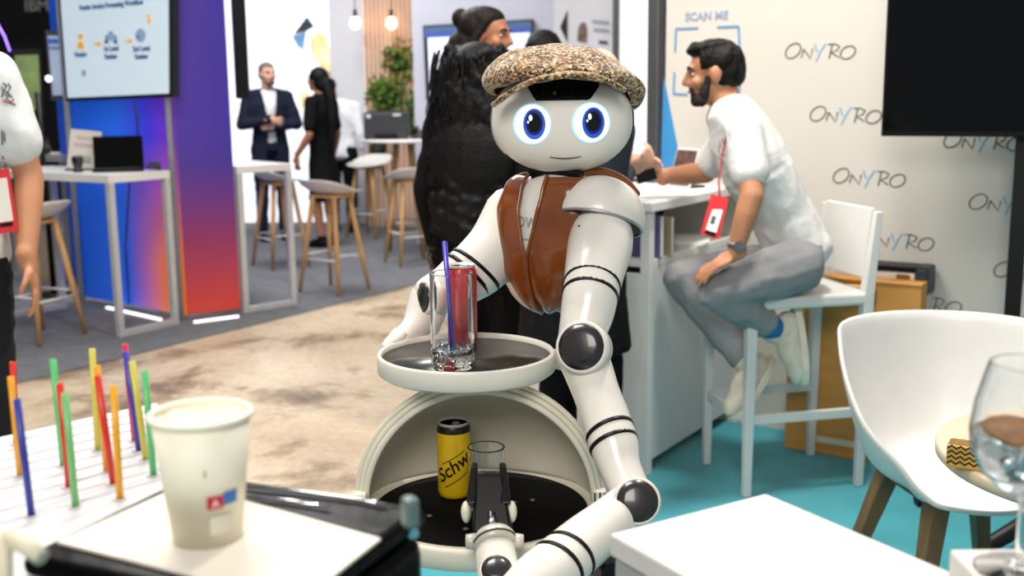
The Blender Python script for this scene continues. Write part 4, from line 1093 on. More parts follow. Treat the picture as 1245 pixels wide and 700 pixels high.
# base and column
cb = at(722, 400, 2.02); cb = V((cb.x, cb.y, 0))
bs = MB().lathe([(0.20, 0.012), (0.215, 0.02), (0.215, 0.16), (0.17, 0.22), (0.06, 0.25)], 40, o=(rbt.x - 0.06, rbt.y - 0.06, 0)).build('base', rw, rob)
for i in range(3):
    a = i * 2.1 + 0.5; p = V((rbt.x - 0.06 + 0.15 * math.cos(a), rbt.y - 0.06 + 0.15 * math.sin(a), 0.029))
    MB().cyl(p + V((-0.012, 0, 0)), p + V((0.012, 0, 0)), 0.022, n=16).build('wheel', rblk, bs)
col_top = at(712, 345, 2.0)
MB().tube([V((cb.x, cb.y, 0.22)), V((cb.x, cb.y, 0.95)), col_top], [0.034, 0.03, 0.034], 20).build('column', rgrey, rob)

# torso
ang = math.radians(38)
tf = V((-math.sin(ang), -math.cos(ang), 0)); te = V((math.cos(ang), -math.sin(ang), 0))
T0 = at(684, 290, 1.98)
secs = [(0.122, 0.035, 0.038, 0.0), (0.117, 0.06, 0.055, 0.0), (0.10, 0.092, 0.075, 0.0), (0.06, 0.112, 0.092, 0.0), (0.0, 0.116, 0.098, 0.0), (-0.05, 0.102, 0.092, 0.006), (-0.085, 0.076, 0.075, 0.014), (-0.11, 0.045, 0.05, 0.022), (-0.122, 0.018, 0.022, 0.028)]
def sec(z):
    z = max(secs[-1][0], min(secs[0][0], z))
    for a, b in zip(secs[:-1], secs[1:]):
        if b[0] <= z <= a[0]:
            t = (z - b[0]) / (a[0] - b[0]); t2 = t
            return [b[i] + (a[i] - b[i]) * t2 for i in (1, 2, 3)]
def tpoint(th, z, off=0.0):
    """th = 0 at the chest front, positive towards the viewer's right"""
    w_, dp, sh = sec(z); p = 2.3
    c, s_ = math.cos(th), math.sin(th); q = (abs(c) ** p + abs(s_) ** p) ** (-1 / p)
    return T0 + tf * (c * q * (dp + off) + sh) + te * (s_ * q * (w_ + off)) + V((0, 0, z + (off * 0.6 if abs(z) > 0.09 else 0) * (1 if z > 0 else -1)))
zz_ = [0.122 - 0.244 * i / 24 for i in range(25)]
mb = MB(); mb.grid(lambda u, v: tpoint(2 * math.pi * u, 0.122 - 0.244 * v), 48, 26, closeu=True)
mb.build('torso', rw, rob, sub=1)
leather = mat('vest_leather', (122, 62, 20), 0.22, var=0.25, scale=14, bump=0.12, bscale=18, coat=0.5)
def gap(z):
    t = (z + 0.122) / 0.244
    return (0.02 + 0.42 * max(0, t - 0.42) ** 0.75)
def vest(side):
    def f(u, v):
        z = 0.112 - 0.232 * v
        g0 = gap(z) - (0.10 if side > 0 else 0.0) * max(0, 1 - max(0, v - 0.0) * 1.0) * 0.6
        th = side * (g0 + (math.pi - g0) * u)
        wr = 0.0025 * math.sin(9 * th + 22 * z) * (0.3 + v)
        return tpoint(th, z, 0.007 + wr)
    return MB().grid(f, 34, 26)
vl = vest(-1).build('vest_panel', leather, rob, solid=0.006, sub=1)
vr = vest(1).build('vest_panel', leather, rob, solid=0.006, sub=1)
# rolled lapel edges and collar
for side in (-1, 1):
    pts = []
    for i in range(24):
        v = i / 23; z = 0.112 - 0.232 * v
        g0 = gap(z) - (0.10 if side > 0 else 0.0) * (1 - v) * 0.6
        pts.append(tpoint(side * g0, z, 0.010))
    MB().tube(pts, 0.0035, 8).build('vest_edge', leather, vl if side < 0 else vr)
# chest print and screws
def chest(th, z, off=0.0015): return tpoint(th, z, off)
def chestfr(th, z):
    p = chest(th, z); q = chest(th + 0.02, z); r_ = chest(th, z + 0.01); return frame(p, q - p, r_ - p)
text_mesh('chest_lettering', 'DW', 0.026, mat('print_faint', (160, 160, 160), 0.5), chestfr(-0.26, 0.03), rob, ext=0.0003)
for (t0_, t1_, z0, z1, m, nm) in ((-0.06, 0.10, -0.028, -0.014, mat('navy_patch', (34, 44, 120), 0.4), 'navy_patch'), (-0.24, 0.2, 0.008, 0.010, mat('print_faint', (160, 160, 160)), 'chest_seam')):
    MB().grid(lambda u, v: chest(t0_ + (t1_ - t0_) * u, z0 + (z1 - z0) * v), 6, 3).build(nm, m, rob)
for th, z in ((-0.3, 0.07), (-0.3, 0.0), (-0.22, -0.03)):
    p = chest(th, z); MB().ell(p, 0.0018, nu=8, nv=6).build('screw', rblk, rob)
# black neck yoke and neck
nk = at(683, 214, 1.97)
MB().tube([tpoint(-0.5, 0.115), tpoint(-0.3, 0.122, 0.0) + V((0, 0, 0.008)), tpoint(0.5, 0.122) + V((0, 0, 0.006)), tpoint(1.1, 0.115)], [0.014, 0.018, 0.016, 0.01], 10).build('neck_yoke', rblk, rob)
MB().cyl(nk + V((0, 0, -0.02)), nk + V((0, 0, 0.05)), 0.021, 0.024, 20).build('neck', rw, rob)

# head
HC = at(683.5, 148, 1.93)
hf = V((CAM.x - HC.x, CAM.y - HC.y, 0)).normalized(); hr = V((-hf.y, hf.x, 0))
if hr.x < 0: hr = -hr
HA, HB, HCz, HP = 0.123, 0.088, 0.088, 2.55
def kz(z): return 1.0 - (0.20 * (z / HCz) ** 2 if z < 0 else 0.05 * (z / HCz) ** 2)
def hpt(x, y, z): return HC + hr * x + hf * y + V((0, 0, z))
def hsurf(u, v):
    t = math.pi * v; a = 2 * math.pi * u
    n = (math.sin(t) * math.cos(a), math.sin(t) * math.sin(a), math.cos(t))
    s_ = (abs(n[0] / HA) ** HP + abs(n[1] / HB) ** HP + abs(n[2] / HCz) ** HP) ** (-1 / HP)
    z = n[2] * s_
    return hpt(n[0] * s_ * kz(z), n[1] * s_, z)
hd = MB().grid(hsurf, 64, 36, closeu=True).build('head', rgrey, rob, sub=1)
def hface(x, z, off):
    xx = abs(x) / kz(z) / HA; q = 1 - xx ** HP - (abs(z) / HCz) ** HP
    return hpt(x, HB * max(0.0, q) ** (1 / HP) + off, z)
hs = FPX / (1.93 - HB)
def face_disc(name, m, px, py, rx, ry, off, par=None):
    cx, cz = (px - 683.5) / hs, -(py - 148) / hs; rx /= hs; ry /= hs
    def f(u, v): return hface(cx + rx * v * math.cos(2 * math.pi * u), cz + ry * v * math.sin(2 * math.pi * u), off)
    return MB().grid(f, 36, 5, closeu=True).build(name, m, par or hd)
eye_w = mat('eye_glow', (232, 246, 255), 0.3, emis=1.0); eye_ring = mat('eye_glow_rim', (150, 220, 250), 0.3, emis=0.55)
eye_b = mat('eye_blue', (44, 84, 190), 0.3, emis=0.4, var=0.2); eye_d = mat('eye_deep_blue', (16, 34, 110), 0.3, emis=0.15); eye_k = mat('eye_black', (4, 6, 12), 0.15)
for ex, ey in ((646.5, 149), (718.5, 148)):
    sx = ex + 3
    e = face_disc('eye', eye_ring, ex, ey, 23.5, 25, 0.0008)
    for nm, m, dx, dy, rx, ry, of in (('eye_white', eye_w, 0.5, 0, 22, 23.5, 0.0014), ('iris', eye_b, 3, 0, 13.8, 18.8, 0.002), ('iris_shade', eye_d, 3, -1.5, 10.8, 15, 0.0026), ('pupil', eye_k, 3, -1.5, 8.2, 11.5, 0.0032), ('glint', eye_w, -1.5, -7.5, 2.2, 3.6, 0.0038), ('glint', eye_w, -4.5, -2.5, 1.2, 1.6, 0.0038)):
        face_disc(nm, m, ex + dx, ey + dy, rx, ry, of, hd)
def face_poly(name, m, pts, off, nseg=12):
    """ribbon across the face: list of (px, ytop, ybottom)"""
    xs = [p[0] for p in pts]
    def f(u, v):
        x = xs[0] + (xs[-1] - xs[0]) * u
        for a, b in zip(pts[:-1], pts[1:]):
            if a[0] <= x <= b[0] + 1e-6:
                t = (x - a[0]) / (b[0] - a[0]); y0 = a[1] + (b[1] - a[1]) * t; y1 = a[2] + (b[2] - a[2]) * t; break
        y = y0 + (y1 - y0) * v
        return hface((x - 683.5) / hs, -(y - 148) / hs, off)
    return MB().grid(f, 25, 7).build(name, m, hd)
face_poly('sensor_visor', mat('visor_black', (10, 10, 12), 0.12), [(641, 98, 104), (651, 92, 121), (717, 92, 120.5), (729, 98, 104)], 0.0012)
for px, rr_ in ((674.5, 2.0), (660, 1.2), (696, 1.2)): face_disc('sensor_lens', mat('sensor_glass', (96, 92, 90), 0.15) if rr_ > 1.5 else mat('sensor_dark', (40, 30, 28), 0.2), px, 112, rr_, rr_ * 1.3, 0.002)
face_poly('mouth', mat('mouth_line', (92, 84, 78), 0.5), [(668, 189, 190), (676, 190.3, 191.9), (687, 190.9, 192.6), (698, 190.2, 191.8), (707, 188.6, 189.6)], 0.001)
for sx, nm in ((-1, 'ear_seam'), (1, 'ear_seam')):
    pts = [hpt(sx * HA * kz(z) * (1 - (abs(z) / HCz) ** HP) ** (1 / HP) * 1.004, -0.012, z) for z in [0.03 - 0.085 * i / 10 for i in range(11)]]
    MB().tube(pts, 0.003, 8).build(nm, rblk if sx > 0 else alu, hd)

# tweed cap
def tweed():
    m = bpy.data.materials.new('cap_tweed'); m.use_nodes = True; nt = m.node_tree; N = nt.nodes; L = nt.links; b = N['Principled BSDF']
    tc = N.new('ShaderNodeTexCoord')
    vo = N.new('ShaderNodeTexVoronoi'); vo.inputs['Scale'].default_value = 260; L.new(tc.outputs['Object'], vo.inputs['Vector'])
    sp = N.new('ShaderNodeSeparateColor'); L.new(vo.outputs['Color'], sp.inputs[0])
    rp = N.new('ShaderNodeValToRGB'); rp.color_ramp.interpolation = 'CONSTANT'; el = rp.color_ramp.elements
    for _ in range(4): el.new(0.5)
    for e, (p, c) in zip(el, [(0, (58, 44, 34)), (0.22, (150, 112, 66)), (0.45, (178, 148, 104)), (0.66, (206, 190, 158)), (0.82, (124, 66, 34)), (0.93, (52, 52, 48))]): e.position = p; e.color = (*lin(c), 1)
    L.new(sp.outputs[0], rp.inputs[0]); L.new(rp.outputs[0], b.inputs['Base Color']); b.inputs['Roughness'].default_value = 0.95
    b.inputs['Sheen Weight'].default_value = 0.3
    nz = N.new('ShaderNodeTexNoise'); nz.inputs['Scale'].default_value = 320; L.new(tc.outputs['Object'], nz.inputs['Vector'])
    bp = N.new('ShaderNodeBump'); bp.inputs['Strength'].default_value = 0.7; bp.inputs['Distance'].default_value = 0.002; L.new(nz.outputs['Fac'], bp.inputs['Height']); L.new(bp.outputs[0], b.inputs['Normal'])
    return m
tw = tweed()
capc = HC + V((0, 0, 0.068))
cap = thing('tweed_cap', 'brown speckled tweed flat cap on the robot head', 'cap', capc)
tl_ = math.radians(-5)
def capp(x, y, z):
    x2 = x * math.cos(tl_) - z * math.sin(tl_); z2 = x * math.sin(tl_) + z * math.cos(tl_)
    return capc + hr * x2 + hf * y + V((0, 0, z2))
def crown(u, v):
    a = 2 * math.pi * u; t = v                       # v=0 top, 1 = gathered band
    ca, sa = math.cos(a), math.sin(a)
    prof = [(0.0, 0.062), (0.18, 0.061), (0.38, 0.058), (0.60, 0.051), (0.80, 0.038), (0.95, 0.019), (1.0, 0.002), (0.985, -0.012), (0.93, -0.020), (0.84, -0.022)]
    i = min(len(prof) - 2, int(t * (len(prof) - 1))); f = t * (len(prof) - 1) - i
    r_, z = prof[i][0] + (prof[i + 1][0] - prof[i][0]) * f, prof[i][1] + (prof[i + 1][1] - prof[i][1]) * f
    lump = 1 + 0.03 * math.sin(3 * a + 1.0) * r_ + 0.02 * math.sin(7 * a) * r_
    zl = 0.006 * math.sin(2.0 * a + 0.6) * r_ + 0.004 * mnoise.noise(V((ca * r_ * 3, sa * r_ * 3, 1.3))) * 2
    x, y = ca * r_ * 0.139 * lump, sa * r_ * 0.128 * lump + 0.005
    back = max(0, -sa)
    zz = z + zl - 0.020 * max(0, ca) ** 2 * r_ * r_ - 0.012 * max(0, -ca) ** 2 * r_ * r_ - 0.012 * back * r_
    if sa > -0.1 and t > 0.45: zz += (0.030 if ca > 0 else 0.030 - 0.020 * (-ca) ** 1.2) * min(1, (sa + 0.1) / 0.55) ** 1.3 * min(1, (t - 0.45) / 0.3)
    return capp(x, y, zz)
MB().grid(crown, 72, 30, closeu=True).build('crown', tw, cap, solid=0.003, sub=1)
def brim(u, v):
    a = math.radians(-66 + 132 * u); x = math.sin(a); c = math.cos(a)
    ri, ro = 0.104, 0.117
    px_ = (ri + (ro - ri) * v) * x - 0.004
    py_ = 0.070 + c * 0.030 + v * (0.050 * c ** 0.8)
    z = 0.018 - 0.047 * (abs(x) ** 2.2) - 0.010 * v * (1 - 0.5 * abs(x))
    return capp(px_, py_, z + 0.19 * px_)
MB().grid(brim, 36, 8).build('brim', tw, cap, solid=0.008, sub=1)
ed_ = [brim(i / 30, 1.0) for i in range(31)]
MB().tube(ed_, 0.0045, 8).build('brim_edge', tw, cap)

# shoulder cap and left arm (viewer's right)
sh = at(729, 266, 1.90); sr = 0.076
kx = V((0.22, 0.36, 0.90)).normalized()
su, sv = MB().ring_basis(kx)
def dome(u, v):
    a = 2 * math.pi * u; t = v * (math.pi / 2 + 0.12)
    return sh + (su * math.cos(a) + sv * math.sin(a)) * (sr * math.sin(t)) * 1.0 + kx * (sr * math.cos(t) * 0.95)
MB().grid(dome, 48, 16, closeu=True).build('shoulder_shell', rw, rob, solid=0.005, sub=1)
rimp = [dome(i / 40, 1.0) for i in range(41)]
MB().tube(rimp, 0.0028, 6, caps=False).build('shell_rim', alu, rob)
MB().ell(at(720, 275, 1.93), 0.05).build('shoulder_joint', rblk, rob)
MB().tube([T0 + te * 0.06 + V((0, 0, 0.05)), at(722, 262, 1.95)], [0.05, 0.05], 18).build('shoulder_link', rblk, rob)
def smoothpts(ps, n=6):
    """Catmull-Rom through (point, radius)"""
    out = []
    for i in range(len(ps) - 1):
        p0, p1, p2, p3 = ps[max(0, i - 1)], ps[i], ps[i + 1], ps[min(len(ps) - 1, i + 2)]
        for k in range(n):
            t = k / n
            def cr(a, b, c, d): return 0.5 * ((2 * b) + (c - a) * t + (2 * a - 5 * b + 4 * c - d) * t * t + (3 * b - a - 3 * c + d) * t ** 3)
            out.append((cr(p0[0], p1[0], p2[0], p3[0]), cr(p0[1], p1[1], p2[1], p3[1])))
    out.append(ps[-1]); return out
def pxr(px, py, d, r): return (at(px, py, d), r * d / FPX)
def link(name, ps, par=rob, m=rw, round0=True, round1=True):
    sp = smoothpts(ps); pts = [p for p, _ in sp]; rr = [r for _, r in sp]
    if round0:
        d = (pts[0] - pts[1]).normalized(); r0 = rr[0]; pre = [(pts[0] + d * r0 * math.sin(a) * 0.8, max(1e-4, r0 * math.cos(a))) for a in (1.5, 1.2, 0.8, 0.4)]
        pts = [p for p, _ in pre] + pts; rr = [r for _, r in pre] + rr
    if round1:
        d = (pts[-1] - pts[-2]).normalized(); r0 = rr[-1]; post_ = [(pts[-1] + d * r0 * math.sin(a) * 0.8, max(1e-4, r0 * math.cos(a))) for a in (0.4, 0.8, 1.2, 1.5)]
        pts += [p for p, _ in post_]; rr += [r for _, r in post_]
    return MB().tube(pts, rr, 28).build(name, m, par)
def band(ps, t, par, wd=0.0034, m=rblk, tilt=None):
    """black stripe round a link at parameter t (segment index + fraction)"""
    sp = smoothpts(ps, 12); i = int(t * 12); i = max(1, min(len(sp) - 2, i))
    d = (sp[i + 1][0] - sp[i - 1][0]).normalized(); c, r_ = sp[i]
    if tilt is not None: d = (d + tilt).normalized()
    u, w_ = MB().ring_basis(d); r2 = r_ * 1.012
    pr = []
    def f(a, k, rr): return c + (u * math.cos(a) + w_ * math.sin(a)) * rr + d * k
    mb = MB(); n = 40
    vs = []
    for (k, rr) in ((-wd, r2 - 0.002), (-wd, r2 + 0.0006), (wd, r2 + 0.0006), (wd, r2 - 0.002)):
        for j in range(n): vs.append(f(2 * math.pi * j / n, k, rr))
    mb.add(vs, [(x * n + j, x * n + (j + 1) % n, ((x + 1) % 4) * n + (j + 1) % n, ((x + 1) % 4) * n + j) for x in range(4) for j in range(n)])
    return mb.build('stripe', m, par)
def joint(px, py, d, r, nrm, par, r2=None, depth=0.045, name='joint_housing'):
    c = at(px, py, d); nrm = V(nrm).normalized(); rm = r * d / FPX
    h = MB().tube([c - nrm * depth, c - nrm * 0.004, c], [rm * 1.12, rm * 1.15, rm * 1.06], 36).build(name, rw, par)
    u, w_ = MB().ring_basis(nrm); k = rot3(u, w_, nrm) if u.cross(w_).dot(nrm) > 0 else rot3(w_, u, nrm)
    MB().lathe([(rm, 0.0), (rm * 0.985, 0.0025), (rm * 0.6, 0.006), (0, 0.0075)], 36, o=c, rot=k, cap0=False).build('joint_cap', rdisc, h)
    return h
strap = [pxr(676, 229, 1.93, 6), pxr(686, 218, 1.925, 8), pxr(706, 211, 1.925, 8), pxr(734, 211, 1.93, 7), pxr(758, 220, 1.93, 6), pxr(774, 236, 1.93, 5)]
link('vest_shoulder_strap', strap, vr, leather)
tocam = lambda p: (CAM - p).normalized()
ua = [pxr(732, 284, 1.87, 38), pxr(729, 302, 1.85, 39.5), pxr(723, 330, 1.81, 36.5), pxr(718, 358, 1.78, 34), pxr(714, 380, 1.77, 32.5), pxr(709, 402, 1.76, 29.5), pxr(706, 424, 1.76, 29)]
UA = link('upper_arm', ua)
band(ua, 2.72, UA, tilt=V((0.0, -0.15, 0.12))); band(ua, 3.1, UA, tilt=V((0, -0.15, 0.12)))
for px in (705, 749): MB().box(at(px, 280, 1.832), (0.006, 0.006, 0.018)).build('slot', rblk, UA, bevel=0.002)
joint(706.5, 421.5, 1.70, 28.5, tocam(at(706, 421, 1.7)) + V((-0.25, 0, 0.1)), UA)
fa_ = [pxr(708, 432, 1.76, 31), pxr(716, 452, 1.745, 30), pxr(726, 480, 1.72, 28.5), pxr(737, 510, 1.70, 29.5), pxr(746, 540, 1.68, 30), pxr(753, 566, 1.665, 26), pxr(764, 592, 1.65, 25), pxr(770, 606, 1.645, 27)]
FA = link('forearm', fa_)
band(fa_, 3.55, FA, tilt=V((0.1, -0.1, 0.10))); band(fa_, 4.05, FA, tilt=V((0.1, -0.1, 0.10)))
joint(775, 609, 1.59, 25.5, tocam(at(775, 608, 1.6)) + V((0.12, 0, 0.05)), FA)
wl_ = [pxr(770, 612, 1.635, 29), pxr(742, 634, 1.60, 30), pxr(712, 658, 1.565, 33), pxr(684, 682, 1.53, 35), pxr(656, 706, 1.50, 36), pxr(630, 728, 1.48, 33)]
WL = link('wrist_link', wl_)
band(wl_, 2.75, WL, tilt=V((0.2, 0, 0))); band(wl_, 3.25, WL, tilt=V((0.2, 0, 0)))
MB().box(at(742, 690, 1.60), (0.05, 0.05, 0.03), 0.4).build('wrist_bracket', rblk, WL, bevel=0.006)
hl = [pxr(622, 735, 1.485, 27), pxr(611, 712, 1.51, 26.5), pxr(605, 688, 1.535, 25.5), pxr(602, 664, 1.555, 24)]
HL = link('hand_link', hl, round1=False)
joint(604, 692, 1.495, 19, tocam(at(604, 690, 1.5)) + V((0, 0, 0.9)), HL, depth=0.012)
# gripper
g0 = at(601.5, 658, 1.56); g1 = at(598, 640, 1.58); gd_ = (g1 - g0).normalized()
gr = MB().tube([g0 - gd_ * 0.012, g0, g0 + gd_ * 0.006, g0 + gd_ * 0.012], [0.030, 0.031, 0.030, 0.026], 32).build('gripper_collar', mat('gripper_grey', (196, 192, 178), 0.35, 0.1), rob)
MB().tube([g0 + gd_ * -0.004, g0 + gd_ * -0.001], [0.0318, 0.0318], 32).build('collar_groove', dark_grey, gr)
for sx in (-1, 1):
    c = g0 + RT * (0.033 * sx); MB().cyl(c - RT * 0.006 * sx, c + RT * 0.008 * sx, 0.012, 0.010, 16).build('thumb_screw', mat('gripper_grey', (196, 192, 178)), gr)
pc_ = at(596, 628, 1.63)
def gpt(px, py, d): return at(px, py, d)
lo = [gpt(574, 648, 1.585), gpt(623, 648, 1.585), gpt(625, 640, 1.63), gpt(573, 640, 1.63)]
hi = [gpt(578, 578, 1.625), gpt(611, 577, 1.625), gpt(611, 575, 1.645), gpt(578, 576, 1.645)]
pal = MB().hexa(lo + hi).build('gripper_palm', rblk, rob, bevel=0.004)
MB().tube([gpt(598, 648, 1.56), gpt(598, 636, 1.575), gpt(597.5, 624, 1.588)], [0.006, 0.0055, 0.0058], 12).build('actuator_rod', mat('chrome', (210, 212, 216)), pal)
for px, pad in ((572, -1), (614, 1)):
    f0 = [gpt(px - 5, 612, 1.60), gpt(px + 7, 612, 1.60), gpt(px + 7, 606, 1.67), gpt(px - 5, 606, 1.67)]
    k = 4 * pad
    f1 = [gpt(px - 3 + k * -1.0, 566, 1.64), gpt(px + 5 - k, 566, 1.64), gpt(px + 5 - k, 562, 1.68), gpt(px - 3 - k, 562, 1.68)]
    fg = MB().hexa(f0 + f1).build('finger', rblk, rob, bevel=0.003)
    c = gpt(px - 5 if pad < 0 else px + 8, 622, 1.62)
    MB().ell(c, (0.008, 0.014, 0.0165)).build('finger_pad', mat('pad_white', (228, 222, 204), 0.5), fg)

# right arm (viewer's left)
ra = [pxr(628, 262, 2.02, 40), pxr(607, 298, 2.0, 38), pxr(585, 322, 1.98, 36.5), pxr(566, 336, 1.97, 34), pxr(544, 350, 1.96, 28), pxr(524, 360, 1.96, 25)]
RA = link('upper_arm', ra)
band(ra, 2.35, RA, tilt=V((0, 0, -0.3))); band(ra, 2.85, RA, tilt=V((0, 0, -0.3)))
joint(514, 362, 1.93, 19, V((-0.88, -0.5, 0.15)), RA, depth=0.03)
rf = [pxr(521, 366, 1.965, 25), pxr(513, 385, 1.95, 22), pxr(503, 400, 1.93, 17), pxr(490, 412, 1.91, 15), pxr(478, 420, 1.89, 12)]
RF = link('forearm', rf)
MB().tube([at(486, 408, 1.90), at(474, 418, 1.87), at(466, 424, 1.85)], [0.016, 0.012, 0.007], 12).build('tray_grip', rw, RF)

# upper tray
utc = at(567, 433, 1.80)
def ztop(p): return p.z
tr = thing('round_tray', 'upper round tray with black surface and white rim carrying the tall glass', 'tray', utc)
tray_dark = mat('tray_black_mat', (46, 43, 38), 0.22, var=0.1, scale=6)
R1 = 0.145
utr = MB().lathe([(R1 - 0.008, -0.026), (R1, -0.02), (R1, 0.006), (R1 - 0.002, 0.009), (R1 - 0.006, 0.009), (R1 - 0.007, 0.0)], 72, o=utc, cap0=True, cap1=False).build('rim', mat('tray_rim_white', (224, 219, 206), 0.35, var=0.02), tr)
MB().lathe([(R1 - 0.006, -0.001), (R1 - 0.006, 0.0), (0.0, 0.0)], 64, o=utc).build('mat', tray_dark, tr)
MB().tube([utc + V((R1 - 0.004, 0.03, -0.012)), at(700, 440, 1.9), V((cb.x, cb.y, at(715, 445, 2.0).z))], [0.016, 0.02, 0.022], 14).build('tray_arm', rw, rob)
# lower tray with hood
ltc = at(584, 617, 1.79)
lt = thing('round_tray', 'lower round black tray with raised hood carrying the yellow can', 'tray', ltc)
R2 = 0.193
rimw = mat('hood_warm_white', (224, 217, 198), 0.4, var=0.02)
MB().lathe([(R2 - 0.02, -0.03), (R2, -0.024), (R2, 0.004), (R2 - 0.004, 0.008), (R2 - 0.016, 0.008), (R2 - 0.019, 0.0)], 80, o=ltc, cap1=False).build('rim', rimw, lt)
MB().lathe([(R2 - 0.018, -0.001), (R2 - 0.018, 0.0005), (0.0, 0.0005)], 64, o=ltc).build('mat', mat('tray_black_cloth', (10, 10, 10), 0.7, var=0.2, ior=1.15), lt)
RH = 0.185
def hood(u, v):
    a = math.pi * u; t = math.pi / 2 * v
    return ltc + V((RH * math.cos(a) * math.cos(t), RH * 0.86 * math.sin(a) * math.cos(t) + 0.004, RH * math.sin(t) * 1.02 + 0.008))
MB().grid(hood, 48, 24).build('hood', rimw, lt, solid=0.005, sub=1)
for i, (dr_, dy, r_) in enumerate(((0.0, -0.002, 0.0055), (0.0085, 0.004, 0.0048), (0.016, 0.011, 0.005))):
    pts = [ltc + V(((RH + dr_) * math.cos(math.pi * j / 48), dy, (RH + dr_) * math.sin(math.pi * j / 48) * 1.02 + 0.006)) for j in range(49)]
    MB().tube(pts, r_, 8).build('hood_rim', rimw, lt)
for sx in (-1, 1):
    c = ltc + V((sx * (RH + 0.008), -0.004, 0.016))
    hg = MB().box(c, (0.022, 0.022, 0.03)).build('hinge', rimw if sx < 0 else rgrey, lt, bevel=0.004)
    for k in range(3): MB().box(c + V((-0.008 + 0.008 * k, -0.0115, 0)), (0.0025, 0.002, 0.026)).build('hinge_rib', rgrey if sx < 0 else rblk, hg)
for (dx, dy) in ((-0.12, -0.02), (-0.08, -0.035), (0.055, 0.02), (0.085, 0.03), (0.03, 0.055), (-0.02, -0.09)):
    MB().lathe([(0.005, 0.0005), (0.004, 0.0022), (0.0, 0.003)], 12, o=ltc + V((dx, dy, 0))).build('stud', mat('stud_grey', (120, 118, 112), 0.3, 0.5), lt)
MB().tube([ltc + V((R2 - 0.03, 0.09, -0.02)), V((cb.x, cb.y, ltc.z - 0.03))], [0.022, 0.026], 14).build('tray_arm', rw, rob)
MB().tube([ltc + V((R2 - 0.02, 0.03, -0.02)), V((cb.x, cb.y, ltc.z - 0.06))], [0.018, 0.022], 12).build('tray_brace', rblk, rob)

# ------------------------------------------------------------------ drinks on the trays
def on_up(px, py): return fz(px, py, utc.z + 0.0006)
def on_lo(px, py): return fz(px, py, ltc.z + 0.0014)
def can(name_lab, c, hgt, rad, m, top_m, label):
    r = thing('drink_can', label, 'can', c)
    MB().lathe([(rad * 0.82, 0.0), (rad * 0.9, 0.002), (rad, 0.010), (rad, hgt - 0.014), (rad * 0.9, hgt - 0.005), (rad * 0.88, hgt - 0.004)], 44).build('body', m, r, world=False)
    MB().lathe([(rad * 0.88, hgt - 0.005), (rad * 0.92, hgt - 0.001), (rad * 0.92, hgt), (rad * 0.88, hgt), (rad * 0.84, hgt - 0.004), (0, hgt - 0.004)], 44).build('lid', top_m, r, world=False)
    tb = MB().lathe([(0.004, 0), (0.007, 0), (0.007, 0.0012), (0.004, 0.0012), (0.004, 0)], 14, cap0=False, cap1=False, o=(0.004, -0.003, hgt - 0.003)).build('pull_tab', alu, r, world=False)
    return r
silver = mat('can_silver', (196, 198, 200), 0.45, 0.3)
cc = on_lo(553, 601)
scn = FPX / (cc - CAM).dot(FW)
crad = 20.3 / scn; chh = 0.128
yc = can('y', cc, chh, crad, mat('can_yellow', (214, 176, 22), 0.3, 0.15, var=0.08, scale=30), silver, 'yellow drink can with black script lettering on the lower tray')
MB().lathe([(crad * 1.002, chh - 0.016), (crad * 1.004, chh - 0.0145), (crad * 0.95, chh - 0.0078), (crad * 0.905, chh - 0.0045)], 44, cap0=False, cap1=False).build('shoulder_band', mat('can_black', (20, 18, 14), 0.3), yc, world=False)
cdir = math.atan2(CAM.y - cc.y, CAM.x - cc.x)
ck = mat('can_ink', (24, 20, 12), 0.4)
def can_wrap(o_mesh):
    """bend lettering lying at y<0 plane x,z onto the can"""
    for v in o_mesh.vertices:
        x, y, z = v.co; a = cdir + x / crad; rr = crad + 0.0005 + max(0, y) * 0.3
        v.co = (rr * math.cos(a), rr * math.sin(a), z)
def cantext(body, x0, z0, size, rotv):
    c = bpy.data.curves.new('t', 'FONT'); c.body = body; c.size = size; c.shear = 0.25; c.extrude = 0.0002; c.offset = 0.0005
    t = bpy.data.objects.new('t', c); COL.objects.link(t)
    dg = bpy.context.evaluated_depsgraph_get(); dg.update(); me = bpy.data.meshes.new_from_object(t.evaluated_get(dg)); bpy.data.objects.remove(t)
    co, si = math.cos(rotv), math.sin(rotv)
    for v in me.vertices:
        x, y, z = v.co; v.co = (x0 + x * co - y * si, z, z0 + x * si + y * co)
    can_wrap(me); me.materials.clear(); me.materials.append(ck)
    o = bpy.data.objects.new('can_lettering', me); COL.objects.link(o); o.parent = yc
cantext('Schw', -0.0245, 0.028, 0.031, 0.62)
for (x0, z0, x1, z1) in ((-0.021, 0.060, 0.018, 0.083), (-0.016, 0.021, 0.022, 0.044)):
    def f(u, v): 
        a = cdir + (x0 + (x1 - x0) * u) / crad; return ((crad + 0.0005) * math.cos(a), (crad + 0.0005) * math.sin(a), z0 + (z1 - z0) * u + 0.0018 * v)
    MB().grid(f, 12, 2).build('can_rule', ck, yc, world=False)
# held glass on the lower tray
gc = on_lo(592, 619)
gl2 = thing('short_glass', 'clear straight glass held by the robot gripper on the lower tray', 'glass', gc)
gr_, gh_ = 0.0295, 0.105
MB().lathe(dens([(0.0, 0.0), (gr_ * 0.86, 0.0), (gr_ * 0.88, 0.002), (gr_, gh_), (gr_ - 0.0016, gh_), (gr_ * 0.88 - 0.0018, 0.010), (0.0, 0.009)]), 44, cap0=False).build('wall', clear, gl2, world=False)
MB().lathe([(gr_ * 1.0 + 0.0004, gh_ - 0.0015), (gr_ * 1.0 + 0.001, gh_), (gr_ - 0.001, gh_ + 0.0012), (gr_ - 0.002, gh_)], 44, cap0=False, cap1=False).build('rim', clear, gl2, world=False)
